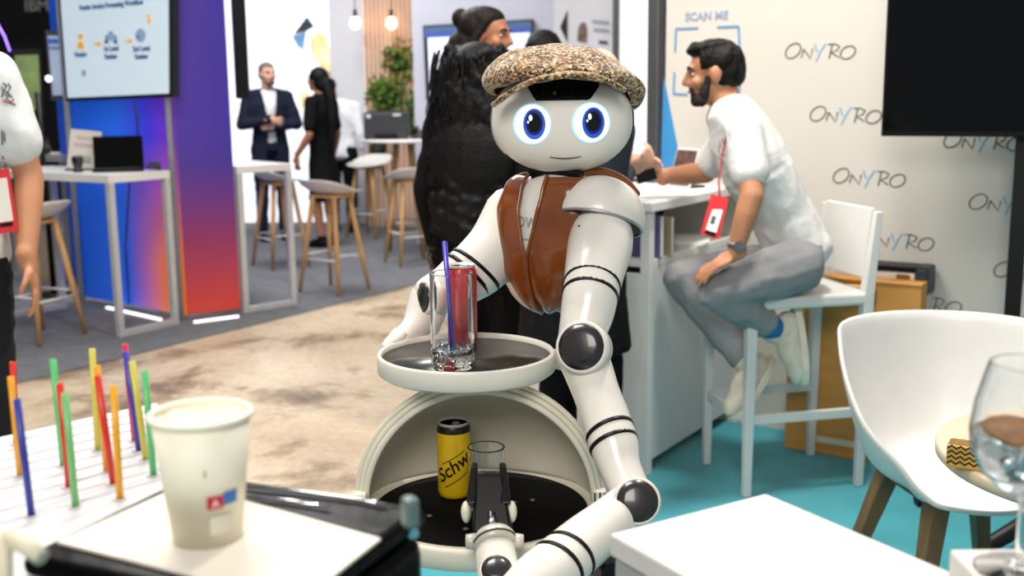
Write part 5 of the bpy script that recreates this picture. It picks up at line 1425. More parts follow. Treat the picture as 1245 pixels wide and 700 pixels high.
# tall faceted glass with straw on the upper tray
tg = on_up(551, 446)
sgl = FPX / (tg - CAM).dot(FW)
tgl = thing('tall_glass', 'tall faceted glass tumbler with a blue straw on the upper tray', 'glass', tg)
ro_, hg_ = 26.5 / sgl, 0.150
n8 = 12
def facet(prof, n, name, m):
    mb = MB(); mb.lathe(prof, n, smooth=False, cap0=True, cap1=True); return mb.build(name, m, tgl, world=False)
MB().lathe(dens([(0.0, 0.0), (ro_ * 0.90, 0.0), (ro_ * 0.95, 0.003), (ro_ * 0.95, 0.03), (ro_, 0.04), (ro_, hg_ - 0.001), (ro_ - 0.001, hg_), (ro_ - 0.0022, hg_), (ro_ - 0.0026, 0.03), (ro_ - 0.006, 0.022), (0.0, 0.02)], 0.0003), n8 * 3, cap0=False).build('wall', clear, tgl, world=False)
cut = MB(); 
rnd = random.Random(3)
for i in range(70):
    a = rnd.uniform(0, 6.283); r_ = (ro_ - 0.008) * math.sqrt(rnd.random()); s_ = rnd.uniform(0.003, 0.0055)
    c = V((r_ * math.cos(a), r_ * math.sin(a), 0.0245 + rnd.uniform(0, 0.010)))
    R_ = M.Rotation(rnd.uniform(0, 3), 3, V((rnd.random(), rnd.random(), rnd.random())).normalized())
    cut.box(c, (s_, s_, s_), R_)
ob = cut.build('crushed_ice', glassmat('ice', (244, 248, 250)), tgl, world=False); ob['kind'] = 'stuff'
for i in range(12):
    a = 2 * math.pi * i / 12
    MB().tube([(ro_ * 0.955 * math.cos(a), ro_ * 0.955 * math.sin(a), 0.004), (ro_ * 0.962 * math.cos(a + 0.26), ro_ * 0.962 * math.sin(a + 0.26), 0.018), (ro_ * 0.955 * math.cos(a), ro_ * 0.955 * math.sin(a), 0.031)], 0.0016, 6).build('cut_ridge', clear, tgl, world=False)
stb = tg + V((0.0, 0.004, 0.024)); stt = at(540.5, 294, 1.80)
o = MB().tube([stb, stb.lerp(stt, 0.5), stt], 0.0043, 14).build('drinking_straw', mat('straw_indigo', (62, 58, 176), 0.3)); tag(o, 'long indigo straw standing in the tall glass', 'straw')
rcn = on_up(562, 415)
can('r', rcn, 0.135, 0.0265, mat('can_red', (196, 30, 38), 0.3, 0.1, var=0.12, scale=30, col2=(214, 48, 54)), mat('can_white_top', (226, 222, 216), 0.3, 0.3), 'red drink can with a pale top behind the tall glass')
# ------------------------------------------------------------------ people
def skinmat(name, col):
    m = mat(name, col, 0.5, var=0.06, scale=12, bump=0.03, bscale=120)
    b = m.node_tree.nodes['Principled BSDF']; b.inputs['Subsurface Weight'].default_value = 0.08; b.inputs['Subsurface Radius'].default_value = (0.02, 0.008, 0.004)
    return m
skin_tan = skinmat('skin_tan', (190, 132, 98)); skin_light = skinmat('skin_light', (222, 172, 146)); skin_brown = skinmat('skin_brown', (168, 112, 82))
def cloth(name, col, bump=0.25, bs=14, var=0.08): return mat(name, col, 0.85, var=var, scale=7, bump=bump, bscale=bs, spec=0.2, bdist=0.02)
tee_white = cloth('white_cotton', (222, 221, 218), 0.5, 10, 0.03)
black_cloth = cloth('black_cloth', (11, 11, 13)); navy_cloth = cloth('navy_suit_wool', (28, 34, 52)); grey_trouser = cloth('grey_chino', (142, 142, 144), 0.4, 12)
charcoal = cloth('charcoal_wool', (62, 64, 70)); jean_black = cloth('black_denim', (30, 31, 35), 0.4, 18)
hair_black = mat('black_hair', (9, 8, 8), 0.55, spec=0.25, var=0.3, scale=40, bump=0.5, bscale=90)
hair_brown = mat('dark_brown_hair', (24, 17, 14), 0.55, spec=0.25, var=0.3, scale=40, bump=0.5, bscale=90)
hair_grey = mat('grey_hair', (112, 104, 98), 0.6, var=0.2, scale=60, bump=0.4, bscale=120)
eye_sc = mat('eyeball', (176, 166, 158), 0.35); eye_ir = mat('eye_dark_iris', (28, 18, 14), 0.15)
lip_m = mat('lip', (156, 88, 78), 0.45)
Z = V((0, 0, 1))
def basis(f, up=Z):
    f = V(f).normalized(); r = f.cross(up).normalized(); u = r.cross(f); return r, f, u          # right, forward, up (of the person)
class Fig:
    """joints in world space"""
    pass
def stand(x, y, h, yaw, z0=0.007):
    J = Fig(); k = h / 1.76; J.k = k
    f = V((math.cos(yaw), math.sin(yaw), 0)); r = V((f.y, -f.x, 0)); J.f, J.r = f, r
    O = V((x, y, z0)); J.O = O
    P = lambda a, b, c: O + r * (a * k) + f * (b * k) + Z * (c * k)
    J.P = P
    J.pelvis = P(0, 0, 0.95); J.waist = P(0, 0.01, 1.10); J.chest = P(0, 0.0, 1.30); J.neck = P(0, -0.01, 1.47); J.head = P(0, 0.025, 1.645)
    J.hf = f; J.hu = Z
    J.sh = {1: P(0.19, -0.01, 1.43), -1: P(-0.19, -0.01, 1.43)}
    J.el = {1: P(0.245, -0.03, 1.14), -1: P(-0.245, -0.03, 1.14)}
    J.wr = {1: P(0.25, 0.05, 0.90), -1: P(-0.25, 0.05, 0.90)}
    J.hd = {1: (V((0, 0, -1)), -r), -1: (V((0, 0, -1)), r)}          # finger direction, palm normal
    J.hip = {1: P(0.095, 0, 0.92), -1: P(-0.095, 0, 0.92)}
    J.kn = {1: P(0.105, 0.02, 0.50), -1: P(-0.105, 0.02, 0.50)}
    J.an = {1: P(0.11, -0.02, 0.085), -1: P(-0.11, -0.02, 0.085)}
    J.ft = {1: f, -1: f}
    J.curl = {1: 0.35, -1: 0.35}
    return J
TORSO = [(0.0, 0.165, 0.112), (0.18, 0.158, 0.105), (0.36, 0.145, 0.098), (0.56, 0.162, 0.108), (0.76, 0.180, 0.112), (0.92, 0.165, 0.092), (1.03, 0.10, 0.070)]
def torso_pts(J, grow=0.0, fem=False):
    """ellipse stack from pelvis to neck following the spine"""
    k = J.k; sp = [J.pelvis - (J.waist - J.pelvis).normalized() * 0.02, J.waist, J.chest, J.neck]
    def spine(t):
        t = max(0, min(1, t)) * 3; i = min(2, int(t)); return sp[i].lerp(sp[i + 1], t - i), (sp[i + 1] - sp[i]).normalized()
    sax = (J.sh[1] - J.sh[-1]).normalized(); hax = (J.hip[1] - J.hip[-1]).normalized()
    out = []
    for i in range(33):
        t = i / 32
        for a, b in zip(TORSO[:-1], TORSO[1:]):
            if a[0] <= t <= b[0]:
                q = (t - a[0]) / (b[0] - a[0]); w_ = a[1] + (b[1] - a[1]) * q; d_ = a[2] + (b[2] - a[2]) * q; break
        if fem: w_ *= 0.88; d_ *= 0.95
        c, up = spine(t * 0.97); ax = hax.lerp(sax, t).normalized(); fw = up.cross(ax).normalized(); ax = fw.cross(up).normalized()
        out.append((c, (w_ * k + grow, d_ * k + grow, 0.075 * k), rot3(ax, fw, up)))
    return out
def add_hand(mb, wr, d, pn, k, side, curl=0.35, spread=0.12, thumb=1.0):
    d = V(d).normalized(); pn = (V(pn) - d * V(pn).dot(d)).normalized(); s_ = d.cross(pn).normalized() * side        # towards the thumb
    pc = wr + d * 0.048 * k
    mb.ell(pc, (0.040 * k, 0.015 * k, 0.052 * k), rot3(s_, pn, d))
    mb.rc(wr - d * 0.02 * k, 0.027 * k, wr + d * 0.02 * k, 0.024 * k)
    for i, (off, ln) in enumerate(((0.029, 0.072), (0.010, 0.080), (-0.010, 0.074), (-0.028, 0.058))):
        b0 = wr + d * 0.088 * k + s_ * off * k
        dd = (d + s_ * spread * (off / 0.03)).normalized()
        p = b0; a = curl * 0.6
        for j, fr in enumerate((0.45, 0.32, 0.23)):
            v = (dd * math.cos(a) + pn * math.sin(a)).normalized(); q = p + v * ln * fr * k
            mb.rc(p, (0.0095 - 0.001 * j) * k, q, (0.0088 - 0.001 * j) * k); p = q; a += curl
    t0 = wr + d * 0.030 * k + s_ * 0.030 * k
    v = (d * 0.75 + s_ * 0.75 + pn * (0.3 + 0.6 * curl)).normalized(); t1 = t0 + v * 0.036 * k
    v2 = (d * 0.95 + s_ * 0.30 + pn * (0.3 + 0.8 * curl)).normalized(); t2 = t1 + v2 * 0.028 * k
    mb.rc(t0, 0.014 * k, t1, 0.0105 * k); mb.rc(t1, 0.0105 * k, t2, 0.0085 * k)
def add_head(mb, J, k, jaw=1.0):
    r, f, u = basis(J.hf, J.hu); R_ = rot3(r, f, u); c = J.head
    L = lambda x, y, z: c + (r * x + f * y + u * z) * k
    mb.ell(L(0, -0.012, 0.028), (0.074 * k, 0.094 * k, 0.086 * k), R_, 20, 14)
    mb.ell(L(0, 0.022, -0.035), (0.060 * k * jaw, 0.066 * k, 0.074 * k), R_)
    mb.ell(L(0, 0.062, -0.088), (0.026 * k * jaw, 0.024 * k, 0.020 * k), R_)
    mb.ell(L(0, 0.078, 0.030), (0.046 * k, 0.014 * k, 0.012 * k), R_)
    mb.rc(L(0, 0.088, 0.018), 0.009 * k, L(0, 0.106, -0.020), 0.013 * k)
    mb.ell(L(0, 0.094, -0.026), (0.017 * k, 0.013 * k, 0.010 * k), R_)
    mb.ell(L(0, 0.083, -0.054), (0.022 * k, 0.010 * k, 0.012 * k), R_)
    for sx in (-1, 1):
        mb.ell(L(0.076 * sx, -0.008, -0.004), (0.010 * k, 0.021 * k, 0.031 * k), R_); mb.ell(L(0.045 * sx, 0.058, -0.022), (0.022 * k, 0.022 * k, 0.022 * k), R_)
    mb.rc(L(0, -0.022, -0.05), 0.056 * k, J.neck + Z * -0.005, 0.060 * k)
def face_parts(J, par, k, brow_m, mouth=True):
    r, f, u = basis(J.hf, J.hu); R_ = rot3(r, f, u); c = J.head
    L = lambda x, y, z: c + (r * x + f * y + u * z) * k
    for sx in (-1, 1):
        e = MB().ell(L(0.032 * sx, 0.0705, 0.006), (0.0125 * k, 0.010 * k, 0.0075 * k), R_).build('eye', eye_sc, par)
        MB().ell(L(0.032 * sx, 0.0770, 0.006), (0.0066 * k, 0.0048 * k, 0.0066 * k), R_, 10, 8).build('iris', eye_ir, par)
        MB().tube([L(0.016 * sx, 0.090, 0.028), L(0.034 * sx, 0.087, 0.034), L(0.052 * sx, 0.074, 0.028)], [0.004 * k, 0.0048 * k, 0.003 * k], 8).build('eyebrow', brow_m, par)
    if mouth: MB().tube([L(-0.024, 0.084, -0.056), L(-0.008, 0.0935, -0.0535), L(0.008, 0.0935, -0.0535), L(0.024, 0.084, -0.056)], [0.003 * k, 0.0055 * k, 0.0055 * k, 0.003 * k], 8).build('mouth', lip_m, par)
def cap_hair(J, k, m, par, vol=0.012, front=0.02, back=-0.06, voxel=0.006, low=0.0, name='hair', extra=None):
    """short hair: skull shell with the face side cut away"""
    r, f, u = basis(J.hf, J.hu); R_ = rot3(r, f, u); c = J.head
    L = lambda x, y, z: c + (r * x + f * y + u * z) * k
    mb = MB()
    mb.ell(L(0, -0.016, 0.040), ((0.078 + vol) * k, (0.094 + vol * 0.6) * k, (0.080 + vol) * k), R_, 20, 12)
    mb.ell(L(0, -0.045, 0.005 + low), ((0.074 + vol * 0.6) * k, (0.066 + vol) * k, 0.075 * k), R_)
    if extra: extra(mb, L, R_)
    o = mb.blob(name, m, par, voxel, 2, wrinkle=(0.006, 26, 0.5))
    me = o.data; bm = bmesh.new(); bm.from_mesh(me)
    inv = rootmat(par.location, par.rotation_euler[2])
    kill = []
    for v in bm.verts:
        p = v.co - c; y, z = p.dot(f) / k, p.dot(u) / k
        if y > front and z < 0.062 + (0.1 - y) * 0.10: kill.append(v)
        elif z < back: kill.append(v)
        elif y > -0.012 and z < 0.02 and abs(p.dot(r)) / k > 0.05: kill.append(v)
    bmesh.ops.delete(bm, geom=kill, context='VERTS'); bm.to_mesh(me); bm.free()
    return o
def body(name, label, J, skin, voxel=0.008, hands=True, group=None, smooth=3, jaw=1.0, fem=False):
    k = J.k; mb = MB()
    for c, rad, R_ in torso_pts(J, -0.012, fem): mb.ell(c, rad, R_, 18, 8)
    add_head(mb, J, k, jaw)
    for s_ in (1, -1):
        mb.rc(J.neck.lerp(J.sh[s_], 0.3), 0.05 * k, J.sh[s_], 0.050 * k)
        mb.rc(J.sh[s_], 0.050 * k, J.el[s_], 0.040 * k); mb.rc(J.el[s_], 0.041 * k, J.el[s_].lerp(J.wr[s_], 0.3), 0.041 * k); mb.rc(J.el[s_].lerp(J.wr[s_], 0.3), 0.041 * k, J.wr[s_], 0.026 * k)
        add_hand(mb, J.wr[s_], J.hd[s_][0], J.hd[s_][1], k, s_, J.curl[s_])
        mb.rc(J.hip[s_].lerp(J.hip[-s_], 0.1 if fem else 0.0), (0.058 if fem else 0.080) * k, J.kn[s_], (0.044 if fem else 0.050) * k); mb.rc(J.kn[s_], 0.050 * k, J.kn[s_].lerp(J.an[s_], 0.35), 0.052 * k); mb.rc(J.kn[s_].lerp(J.an[s_], 0.35), 0.052 * k, J.an[s_], 0.034 * k)
        mb.rc(J.an[s_], 0.036 * k, J.an[s_] + V(J.ft[s_]) * 0.02 * k, 0.026 * k)
    o = mb.blob(name, skin, None, voxel, smooth, origin=J.O)
    return tag(o, label, 'person', group)
def shirt(J, m, par, sleeve=0.55, voxel=0.009, grow=0.012, hem=0.0, name='shirt', fem=False, smooth=5, flare=0.0, full=False, bag=0.0):
    k = J.k; mb = MB()
    for c, rad, R_ in torso_pts(J, grow + bag, fem): mb.ell(c, rad, R_, 18, 8)
    if hem:
        d = (J.pelvis - J.waist).normalized(); c, rad, R_ = torso_pts(J, grow, fem)[0]
        for i in range(1, 17): mb.ell(c + d * hem * i / 16, (rad[0] + flare * i / 16, rad[1] + flare * i / 16, 0.05 * k), R_, 18, 8)
    for s_ in (1, -1):
        mb.rc(J.neck.lerp(J.sh[s_], 0.35), 0.054 * k + grow * 0.3, J.sh[s_], 0.056 * k + grow * 0.6)
        if full:
            mb.rc(J.sh[s_], 0.058 * k + grow * 0.5, J.el[s_], 0.050 * k + grow * 0.5); mb.rc(J.el[s_], 0.050 * k + grow * 0.5, J.wr[s_], 0.038 * k)
        else:
            mb.rc(J.sh[s_], 0.058 * k + grow * 0.6, J.sh[s_].lerp(J.el[s_], sleeve), 0.058 * k + grow * 0.5)
    return mb.blob(name, m, par, voxel, smooth, wrinkle=(0.007, 9.0, 0.6))
def trousers(J, m, par, voxel=0.009, grow=0.012, name='trousers', to=0.97, smooth=5, wide=0.0):
    k = J.k; mb = MB()
    for c, rad, R_ in torso_pts(J, grow * 0.75)[:3]: mb.ell(c, rad, R_, 18, 8)
    for s_ in (1, -1):
        e = J.kn[s_].lerp(J.an[s_], to[s_] if isinstance(to, dict) else to)
        mb.rc(J.hip[s_], 0.088 * k + grow, J.hip[s_].lerp(J.kn[s_], 0.5), 0.074 * k + grow); mb.rc(J.hip[s_].lerp(J.kn[s_], 0.5), 0.074 * k + grow, J.kn[s_], 0.056 * k + grow)
        mb.rc(J.kn[s_], 0.056 * k + grow, e, 0.044 * k + grow + wide)
    return mb.blob(name, m, par, voxel, smooth, wrinkle=(0.007, 10.0, 0.8))
def shoes(J, m, par, sole_m=None, voxel=0.006):
    k = J.k
    for s_ in (1, -1):
        f = V(J.ft[s_]).normalized(); a = J.an[s_]
        up = Z if abs(f.z) < 0.8 else V((0.8, 0, 0.6)); r = f.cross(up).normalized(); u = r.cross(f)
        if hasattr(J, 'fu') and s_ in J.fu: u = J.fu[s_]; u = (u - f * u.dot(f)).normalized(); r = f.cross(u)
        B = a - u * 0.083 * k
        mb = MB(); R_ = rot3(r, f, u)
        mb.ell(B + f * 0.0 + u * 0.045 * k, (0.038 * k, 0.062 * k, 0.048 * k), R_); mb.ell(B + f * 0.10 * k + u * 0.032 * k, (0.046 * k, 0.085 * k, 0.034 * k), R_); mb.ell(B + f * 0.05 * k + u * 0.045 * k, (0.040 * k, 0.08 * k, 0.042 * k), R_)
        mb.rc(B + u * 0.05 * k, 0.04 * k, a + u * 0.01 * k, 0.042 * k)
        sh_ = mb.blob('shoe', m, par, voxel, 2)
        so = MB(); n = 20; pts = []
        for i in range(n):
            t = 2 * math.pi * i / n; y = math.cos(t); x = math.sin(t)
            pts.append(B + f * (0.052 + 0.135 * y) * k + r * x * (0.045 + 0.006 * y) * k)
        so.slab(pts, u * 0.022 * k); so.build('sole', sole_m or m, par, bevel=0.003)

from mathutils.bvhtree import BVHTree
def surf(o, px, py, lift=0.002):
    """point on the skin of a garment under a pixel"""
    me = o.data; key = me.name
    if key not in BVH:
        off = o.matrix_parent_inverse.inverted().translation if False else V((0, 0, 0))
        BVH[key] = BVHTree.FromPolygons([v.co.copy() for v in me.vertices], [tuple(p.vertices) for p in me.polygons])
    r_ = ray(px, py).normalized(); h = BVH[key].ray_cast(CAM, r_)
    return None if h[0] is None else h[0] - r_ * lift
BVH = {}
# ---- seated man in white
J = Fig(); J.k = 1.0
J.O = V(stl.location)
J.f = sf; J.hu = (Z + V((-0.10, 0, 0))).normalized()
J.pelvis = at(968, 300, 4.02); J.waist = at(952, 262, 4.00); J.chest = at(920, 208, 3.97); J.neck = at(886, 135, 3.96); J.head = at(868, 90, 3.97)
J.hf = V((-0.97, 0.22, -0.10)).normalized()
J.sh = {1: at(884, 172, 4.13), -1: at(906, 160, 3.80)}
J.el = {1: at(858, 210, 4.22), -1: at(914, 238, 3.72)}
J.wr = {1: at(801, 214, 4.17), -1: at(893, 309, 3.74)}
J.hd = {1: (V((-0.75, 0.05, 0.5)), V((-0.3, 0.5, -0.3))), -1: (V((-0.75, -0.05, -0.42)), V((-0.4, 0.1, -0.9)))}
J.curl = {1: 0.55, -1: 0.3}
J.hip = {1: at(960, 322, 4.13), -1: at(968, 322, 3.90)}
J.kn = {1: at(828, 338, 4.12), -1: at(872, 355, 3.80)}
J.an = {1: at(908, 440, 4.05), -1: at(944, 402, 3.97)}
J.ft = {1: V((-0.35, -0.25, -0.40)).normalized(), -1: V((0.10, -0.15, -0.98)).normalized()}
J.fu = {1: V((-0.55, -0.1, 0.8)), -1: V((-0.98, -0.1, -0.12))}
man = body('person', 'seated man in a white T-shirt and grey trousers leaning on the bar counter', J, skin_tan, 0.0062, smooth=3)
mshirt = shirt(J, tee_white, man, 0.62, 0.008, 0.014, name='t_shirt', smooth=6)
trousers(J, grey_trouser, man, 0.008, 0.014, to={1: 0.90, -1: 0.74})
J.k = 1.12
shoes(J, mat('cream_sneaker', (214, 206, 188), 0.7, var=0.12, scale=30), man, mat('cream_sole', (226, 218, 198), 0.6)); J.k = 1.0
for s_ in (1, -1):
    d = (J.an[s_] - J.kn[s_]).normalized()
    MB().tube([J.an[s_] - d * 0.10, J.an[s_] - d * 0.0], [0.047, 0.044], 20).build('sock', mat('blue_sock', (38, 112, 178), 0.9) if s_ < 0 else mat('grey_sock', (150, 150, 150), 0.9), man)
face_parts(J, man, 1.0, hair_black)
def quiff(mb, L, R_):
    mb.ell(L(0, 0.050, 0.092), (0.056, 0.042, 0.028), R_); mb.ell(L(0, 0.0, 0.098), (0.062, 0.07, 0.026), R_)
cap_hair(J, 1.0, hair_black, man, 0.003, 0.045, -0.055, 0.005, extra=quiff)
r_h, f_h, u_h = basis(J.hf, J.hu); Rh = rot3(r_h, f_h, u_h); LH_ = lambda x, y, z: J.head + r_h * x + f_h * y + u_h * z
bd = MB()
for x in (-0.05, -0.03, 0, 0.03, 0.05):
    yy = 0.058 + 0.020 * (1 - (x / 0.05) ** 2); bd.ell(LH_(x, yy - 0.008, -0.086), (0.020, 0.022, 0.024), Rh)
for sx in (-1, 1):
    bd.rc(LH_(0.056 * sx, 0.018, -0.012), 0.013, LH_(0.052 * sx, 0.040, -0.070), 0.020)
    bd.rc(LH_(0.026 * sx, 0.080, -0.044), 0.008, LH_(0.032 * sx, 0.076, -0.076), 0.011)
bd.rc(LH_(-0.022, 0.086, -0.043), 0.0065, LH_(0.022, 0.086, -0.043), 0.0065)
bd.blob('beard', mat('black_beard', (34, 26, 22), 0.8, var=0.3, scale=60, bump=0.6, bscale=200), man, 0.0045, 2, wrinkle=(0.003, 60, 1.0))
# collar, chest print, watch, pocket
cn = [J.neck + (r_h * math.cos(a) * 0.068 + f_h * math.sin(a) * 0.072) + Z * (0.0 - 0.018 * math.sin(a)) for a in [2 * math.pi * i / 20 for i in range(20)]]
MB().tube(cn + cn[:1], 0.009, 8, caps=False).build('collar', tee_white, man)
wd = (J.wr[-1] - J.el[-1]).normalized(); wc = J.wr[-1] - wd * 0.028
MB().tube([wc - wd * 0.009, wc + wd * 0.009], [0.0345, 0.033], 24).build('watch_strap', mat('watch_grey', (128, 130, 128), 0.35, 0.5), man)
MB().cyl(wc + V((0.0, -0.032, 0.004)), wc + V((0.0, -0.043, 0.005)), 0.018, n=20).build('watch_face', mat('watch_dial', (96, 100, 104), 0.2), man)
mb = MB()
for pts in ([(874, 170), (876, 176), (873, 182), (877, 188)], [(878, 168), (880, 176), (878, 184), (881, 190)], [(875, 193), (879, 196), (877, 200)]):
    q = [surf(mshirt, x, y) for x, y in pts]; q = [p for p in q if p is not None]
    if len(q) > 1: mb.tube(q, 0.0018, 6)
if mb.v: mb.build('chest_print', mat('chest_print_ink', (150, 96, 90), 0.6), man)
# red badge on a lanyard
bq = [at(865, 236, 3.66), at(886, 241, 3.66), at(874, 291, 3.62), at(852, 284, 3.62)]
bdg = thing('name_badge', 'red name badge with white card hanging from the seated man', 'badge', bq[2])
MB().slab(bq, (0, 0.006, 0)).build('holder', mat('badge_red', (204, 44, 52), 0.4), bdg)
cq = [at(869, 246, 3.656), at(881, 248, 3.656), at(871, 283, 3.616), at(858, 279, 3.616)]
MB().slab(cq, (0, 0.003, 0)).build('card', paper, bdg)
cq = [at(866, 262, 3.635), at(871, 263, 3.635), at(868, 273, 3.625), at(863, 272, 3.625)]
MB().slab(cq, (0, 0.002, 0)).build('print', mat('badge_ink', (80, 80, 84), 0.6), bdg)
cq = [at(858, 280, 3.613), at(870, 284, 3.613), at(869, 287, 3.611), at(857, 283, 3.611)]
MB().slab(cq, (0, 0.002, 0)).build('black_strip', rblk, bdg)
MB().tube([at(875, 238, 3.66), at(874, 222, 3.74), at(878, 190, 3.80), at(886, 150, 3.86)], 0.0035, 6).build('lanyard', mat('lanyard_red', (150, 40, 46), 0.7), bdg)

# ---- man in a white T-shirt at the left edge (head above the frame)
p = ats(-38, 388, 0)
J = stand(p.x, p.y, 1.86, math.radians(-72))
J.el[-1] = J.P(-0.255, -0.01, 1.15); J.wr[-1] = J.P(-0.24, 0.08, 0.92)
J.hd[-1] = (V((0.15, 0.1, -1)), J.r)
left = body('person', 'man in a white printed T-shirt and black jeans cut by the left edge', J, skin_tan, 0.0085)
lshirt = shirt(J, cloth('heather_white', (214, 214, 214), 0.3, 12, 0.04), left, 0.68, 0.010, 0.02, 0.10, name='t_shirt', bag=0.016)
trousers(J, jean_black, left, 0.010, 0.012)
shoes(J, black_plastic, left, white_plastic)
face_parts(J, left, J.k, hair_brown); cap_hair(J, J.k, hair_brown, left)
LF, LR = J.f, J.r
def scrib(mb, pts, d, wd=0.004):
    q = [surf(lshirt, x, y) for x, y in pts]; q = [p for p in q if p is not None]
    if len(q) > 1: mb.tube(q, wd, 6)
dch = 3.315
mb = MB()
for pts in ([(4, 100), (8, 104), (5, 110), (10, 113)], [(10, 101), (13, 106), (9, 112), (15, 118)], [(6, 114), (11, 117), (7, 120), (14, 124), (17, 120)], [(2, 105), (4, 112), (2, 118)]): scrib(mb, pts, dch, 0.0018)
for pts in ([(2, 158), (3, 176)], [(5, 160), (6, 172)], [(3, 190), (7, 200), (2, 206)]): scrib(mb, pts, 3.30, 0.002)
mb.build('chest_drawing', mat('print_slate', (52, 60, 72)), left)
mb = MB(); scrib(mb, [(3, 121), (8, 124), (19, 127)], dch, 0.0022); mb.build('chest_lettering', mat('print_crimson', (170, 60, 66), 0.6), left)
bdg = thing('name_badge', 'red name badge with white card on the man at the left edge', 'badge', at(5, 284, 3.2))
bd0 = min([(surf(lshirt, x, y) - CAM).dot(FW) for x, y in ((1, 210), (6, 240), (12, 270), (1, 280)) if surf(lshirt, x, y) is not None] or [3.25]) - 0.02
for nm, pts, m, th in (('holder', [(-14, 208), (10, 205), (21, 281), (-4, 285)], mat('badge_red', (204, 44, 52)), 0.006), ('card', [(-11, 218), (8, 216), (16, 268), (-4, 271)], paper, 0.003), ('black_strip', [(0, 272), (15, 270), (15.5, 274), (0, 276)], rblk, 0.002)):
    d0 = bd0 - (0.001 if nm == 'card' else 0.002 if nm == 'black_strip' else 0)
    MB().slab([at(x, y, d0) for x, y in pts], (0, th, 0)).build(nm, m, bdg)
MB().tube([at(-2, 207, bd0), at(-8, 160, bd0 + 0.01), at(-18, 90, bd0 + 0.05)], 0.005, 6).build('lanyard', mat('lanyard_red', (150, 40, 46)), bdg)

# ---- man in a navy suit, arms folded
p = ats(334, FPX / 11.3, 0)
J = stand(p.x, p.y, 1.78, math.radians(-68))
J.el = {1: J.P(0.27, 0.04, 1.16), -1: J.P(-0.27, 0.04, 1.16)}
J.wr = {1: J.P(0.04, 0.20, 1.20), -1: J.P(-0.04, 0.17, 1.14)}
J.hd = {1: (-J.r, -J.f), -1: (J.r, -J.f)}
J.hf = V((0.62, -0.78, 0)).normalized()
s = body('person', 'smiling man in a navy suit and open white shirt with folded arms', J, skin_light, 0.011)
shirt(J, mat('white_shirt', (236, 238, 242), 0.7), s, 0.1, 0.012, -0.004, name='shirt')
jk = shirt(J, navy_cloth, s, 0.9, 0.012, 0.020, 0.14, name='jacket', full=True, flare=0.01)
me = jk.data; bm = bmesh.new(); bm.from_mesh(me)         # open jacket front
kill = []
for v in bm.verts:
    q = (v.co - J.O); y = q.dot(J.f) / J.k; x = q.dot(J.r) / J.k; z = q.z / J.k
    if y > 0.03 and z < 1.5 and ((z > 1.26 and abs(x) < 0.03 + 0.14 * (z - 1.22)) or (z < 1.08 and abs(x) < 0.03 + 0.10 * (1.08 - z))) : kill.append(v)
bmesh.ops.delete(bm, geom=kill, context='VERTS'); bm.to_mesh(me); bm.free()
trousers(J, navy_cloth, s, 0.012, 0.012); shoes(J, black_plastic, s)
face_parts(J, s, J.k, hair_grey); cap_hair(J, J.k, hair_grey, s, 0.002, 0.03, -0.05, 0.008)
r1, f1, u1 = basis(J.hf, J.hu)
MB().ell(J.head + f1 * 0.055 * J.k - Z * 0.078 * J.k, (0.05, 0.035, 0.032), rot3(r1, f1, u1)).build('beard', mat('grey_stubble', (120, 96, 84), 0.8), s)

# ---- woman in a dark dress with a long ponytail
p = ats(396, FPX / 10.8, 0)
J = stand(p.x, p.y, 1.71, math.radians(158))
J.el = {1: J.P(0.27, -0.02, 1.12), -1: J.P(-0.25, -0.02, 1.12)}; J.wr = {1: J.P(0.32, 0.06, 0.90), -1: J.P(-0.27, 0.12, 0.92)}
s = body('person', 'woman in a dark dress with a long black ponytail facing the suited man', J, skin_brown, 0.011, fem=True)
shirt(J, black_cloth, s, 0.75, 0.012, 0.014, 0.42, name='dress', fem=True, flare=0.05)
shoes(J, black_plastic, s); face_parts(J, s, J.k, hair_black)
r1, f1, u1 = basis(J.hf, J.hu); hp_ = lambda x, y, z: J.head + (r1 * x + f1 * y + u1 * z) * J.k
mb = MB(); mb.ell(hp_(0, -0.025, 0.03), (0.092, 0.10, 0.098), rot3(r1, f1, u1)); mb.ell(hp_(0, -0.05, -0.03), (0.08, 0.075, 0.10), rot3(r1, f1, u1))
mb.chain([(hp_(0.0, -0.10, -0.02), 0.06), (hp_(0.0, -0.15, -0.16), 0.058), (hp_(0.0, -0.155, -0.38), 0.055), (hp_(0.0, -0.14, -0.62), 0.035), (hp_(0.0, -0.13, -0.75), 0.015)])
mb.blob('hair', hair_black, s, 0.012, 2)
# ---- person with white shirt behind her
p = ats(418, FPX / 11.9, 0)
J = stand(p.x, p.y, 1.64, math.radians(80)); J.head = J.P(-0.12, 0.03, 1.63)
s = body('person', 'person in a white shirt and black trousers behind the ponytail woman', J, skin_light, 0.012)
shirt(J, mat('white_shirt', (236, 238, 242)), s, 0.9, 0.013, 0.016, 0.05, full=True); trousers(J, black_cloth, s, 0.013, 0.016); shoes(J, black_plastic, s)
face_parts(J, s, J.k, hair_brown); cap_hair(J, J.k, hair_brown, s, 0.01, 0.03, -0.07, 0.01)

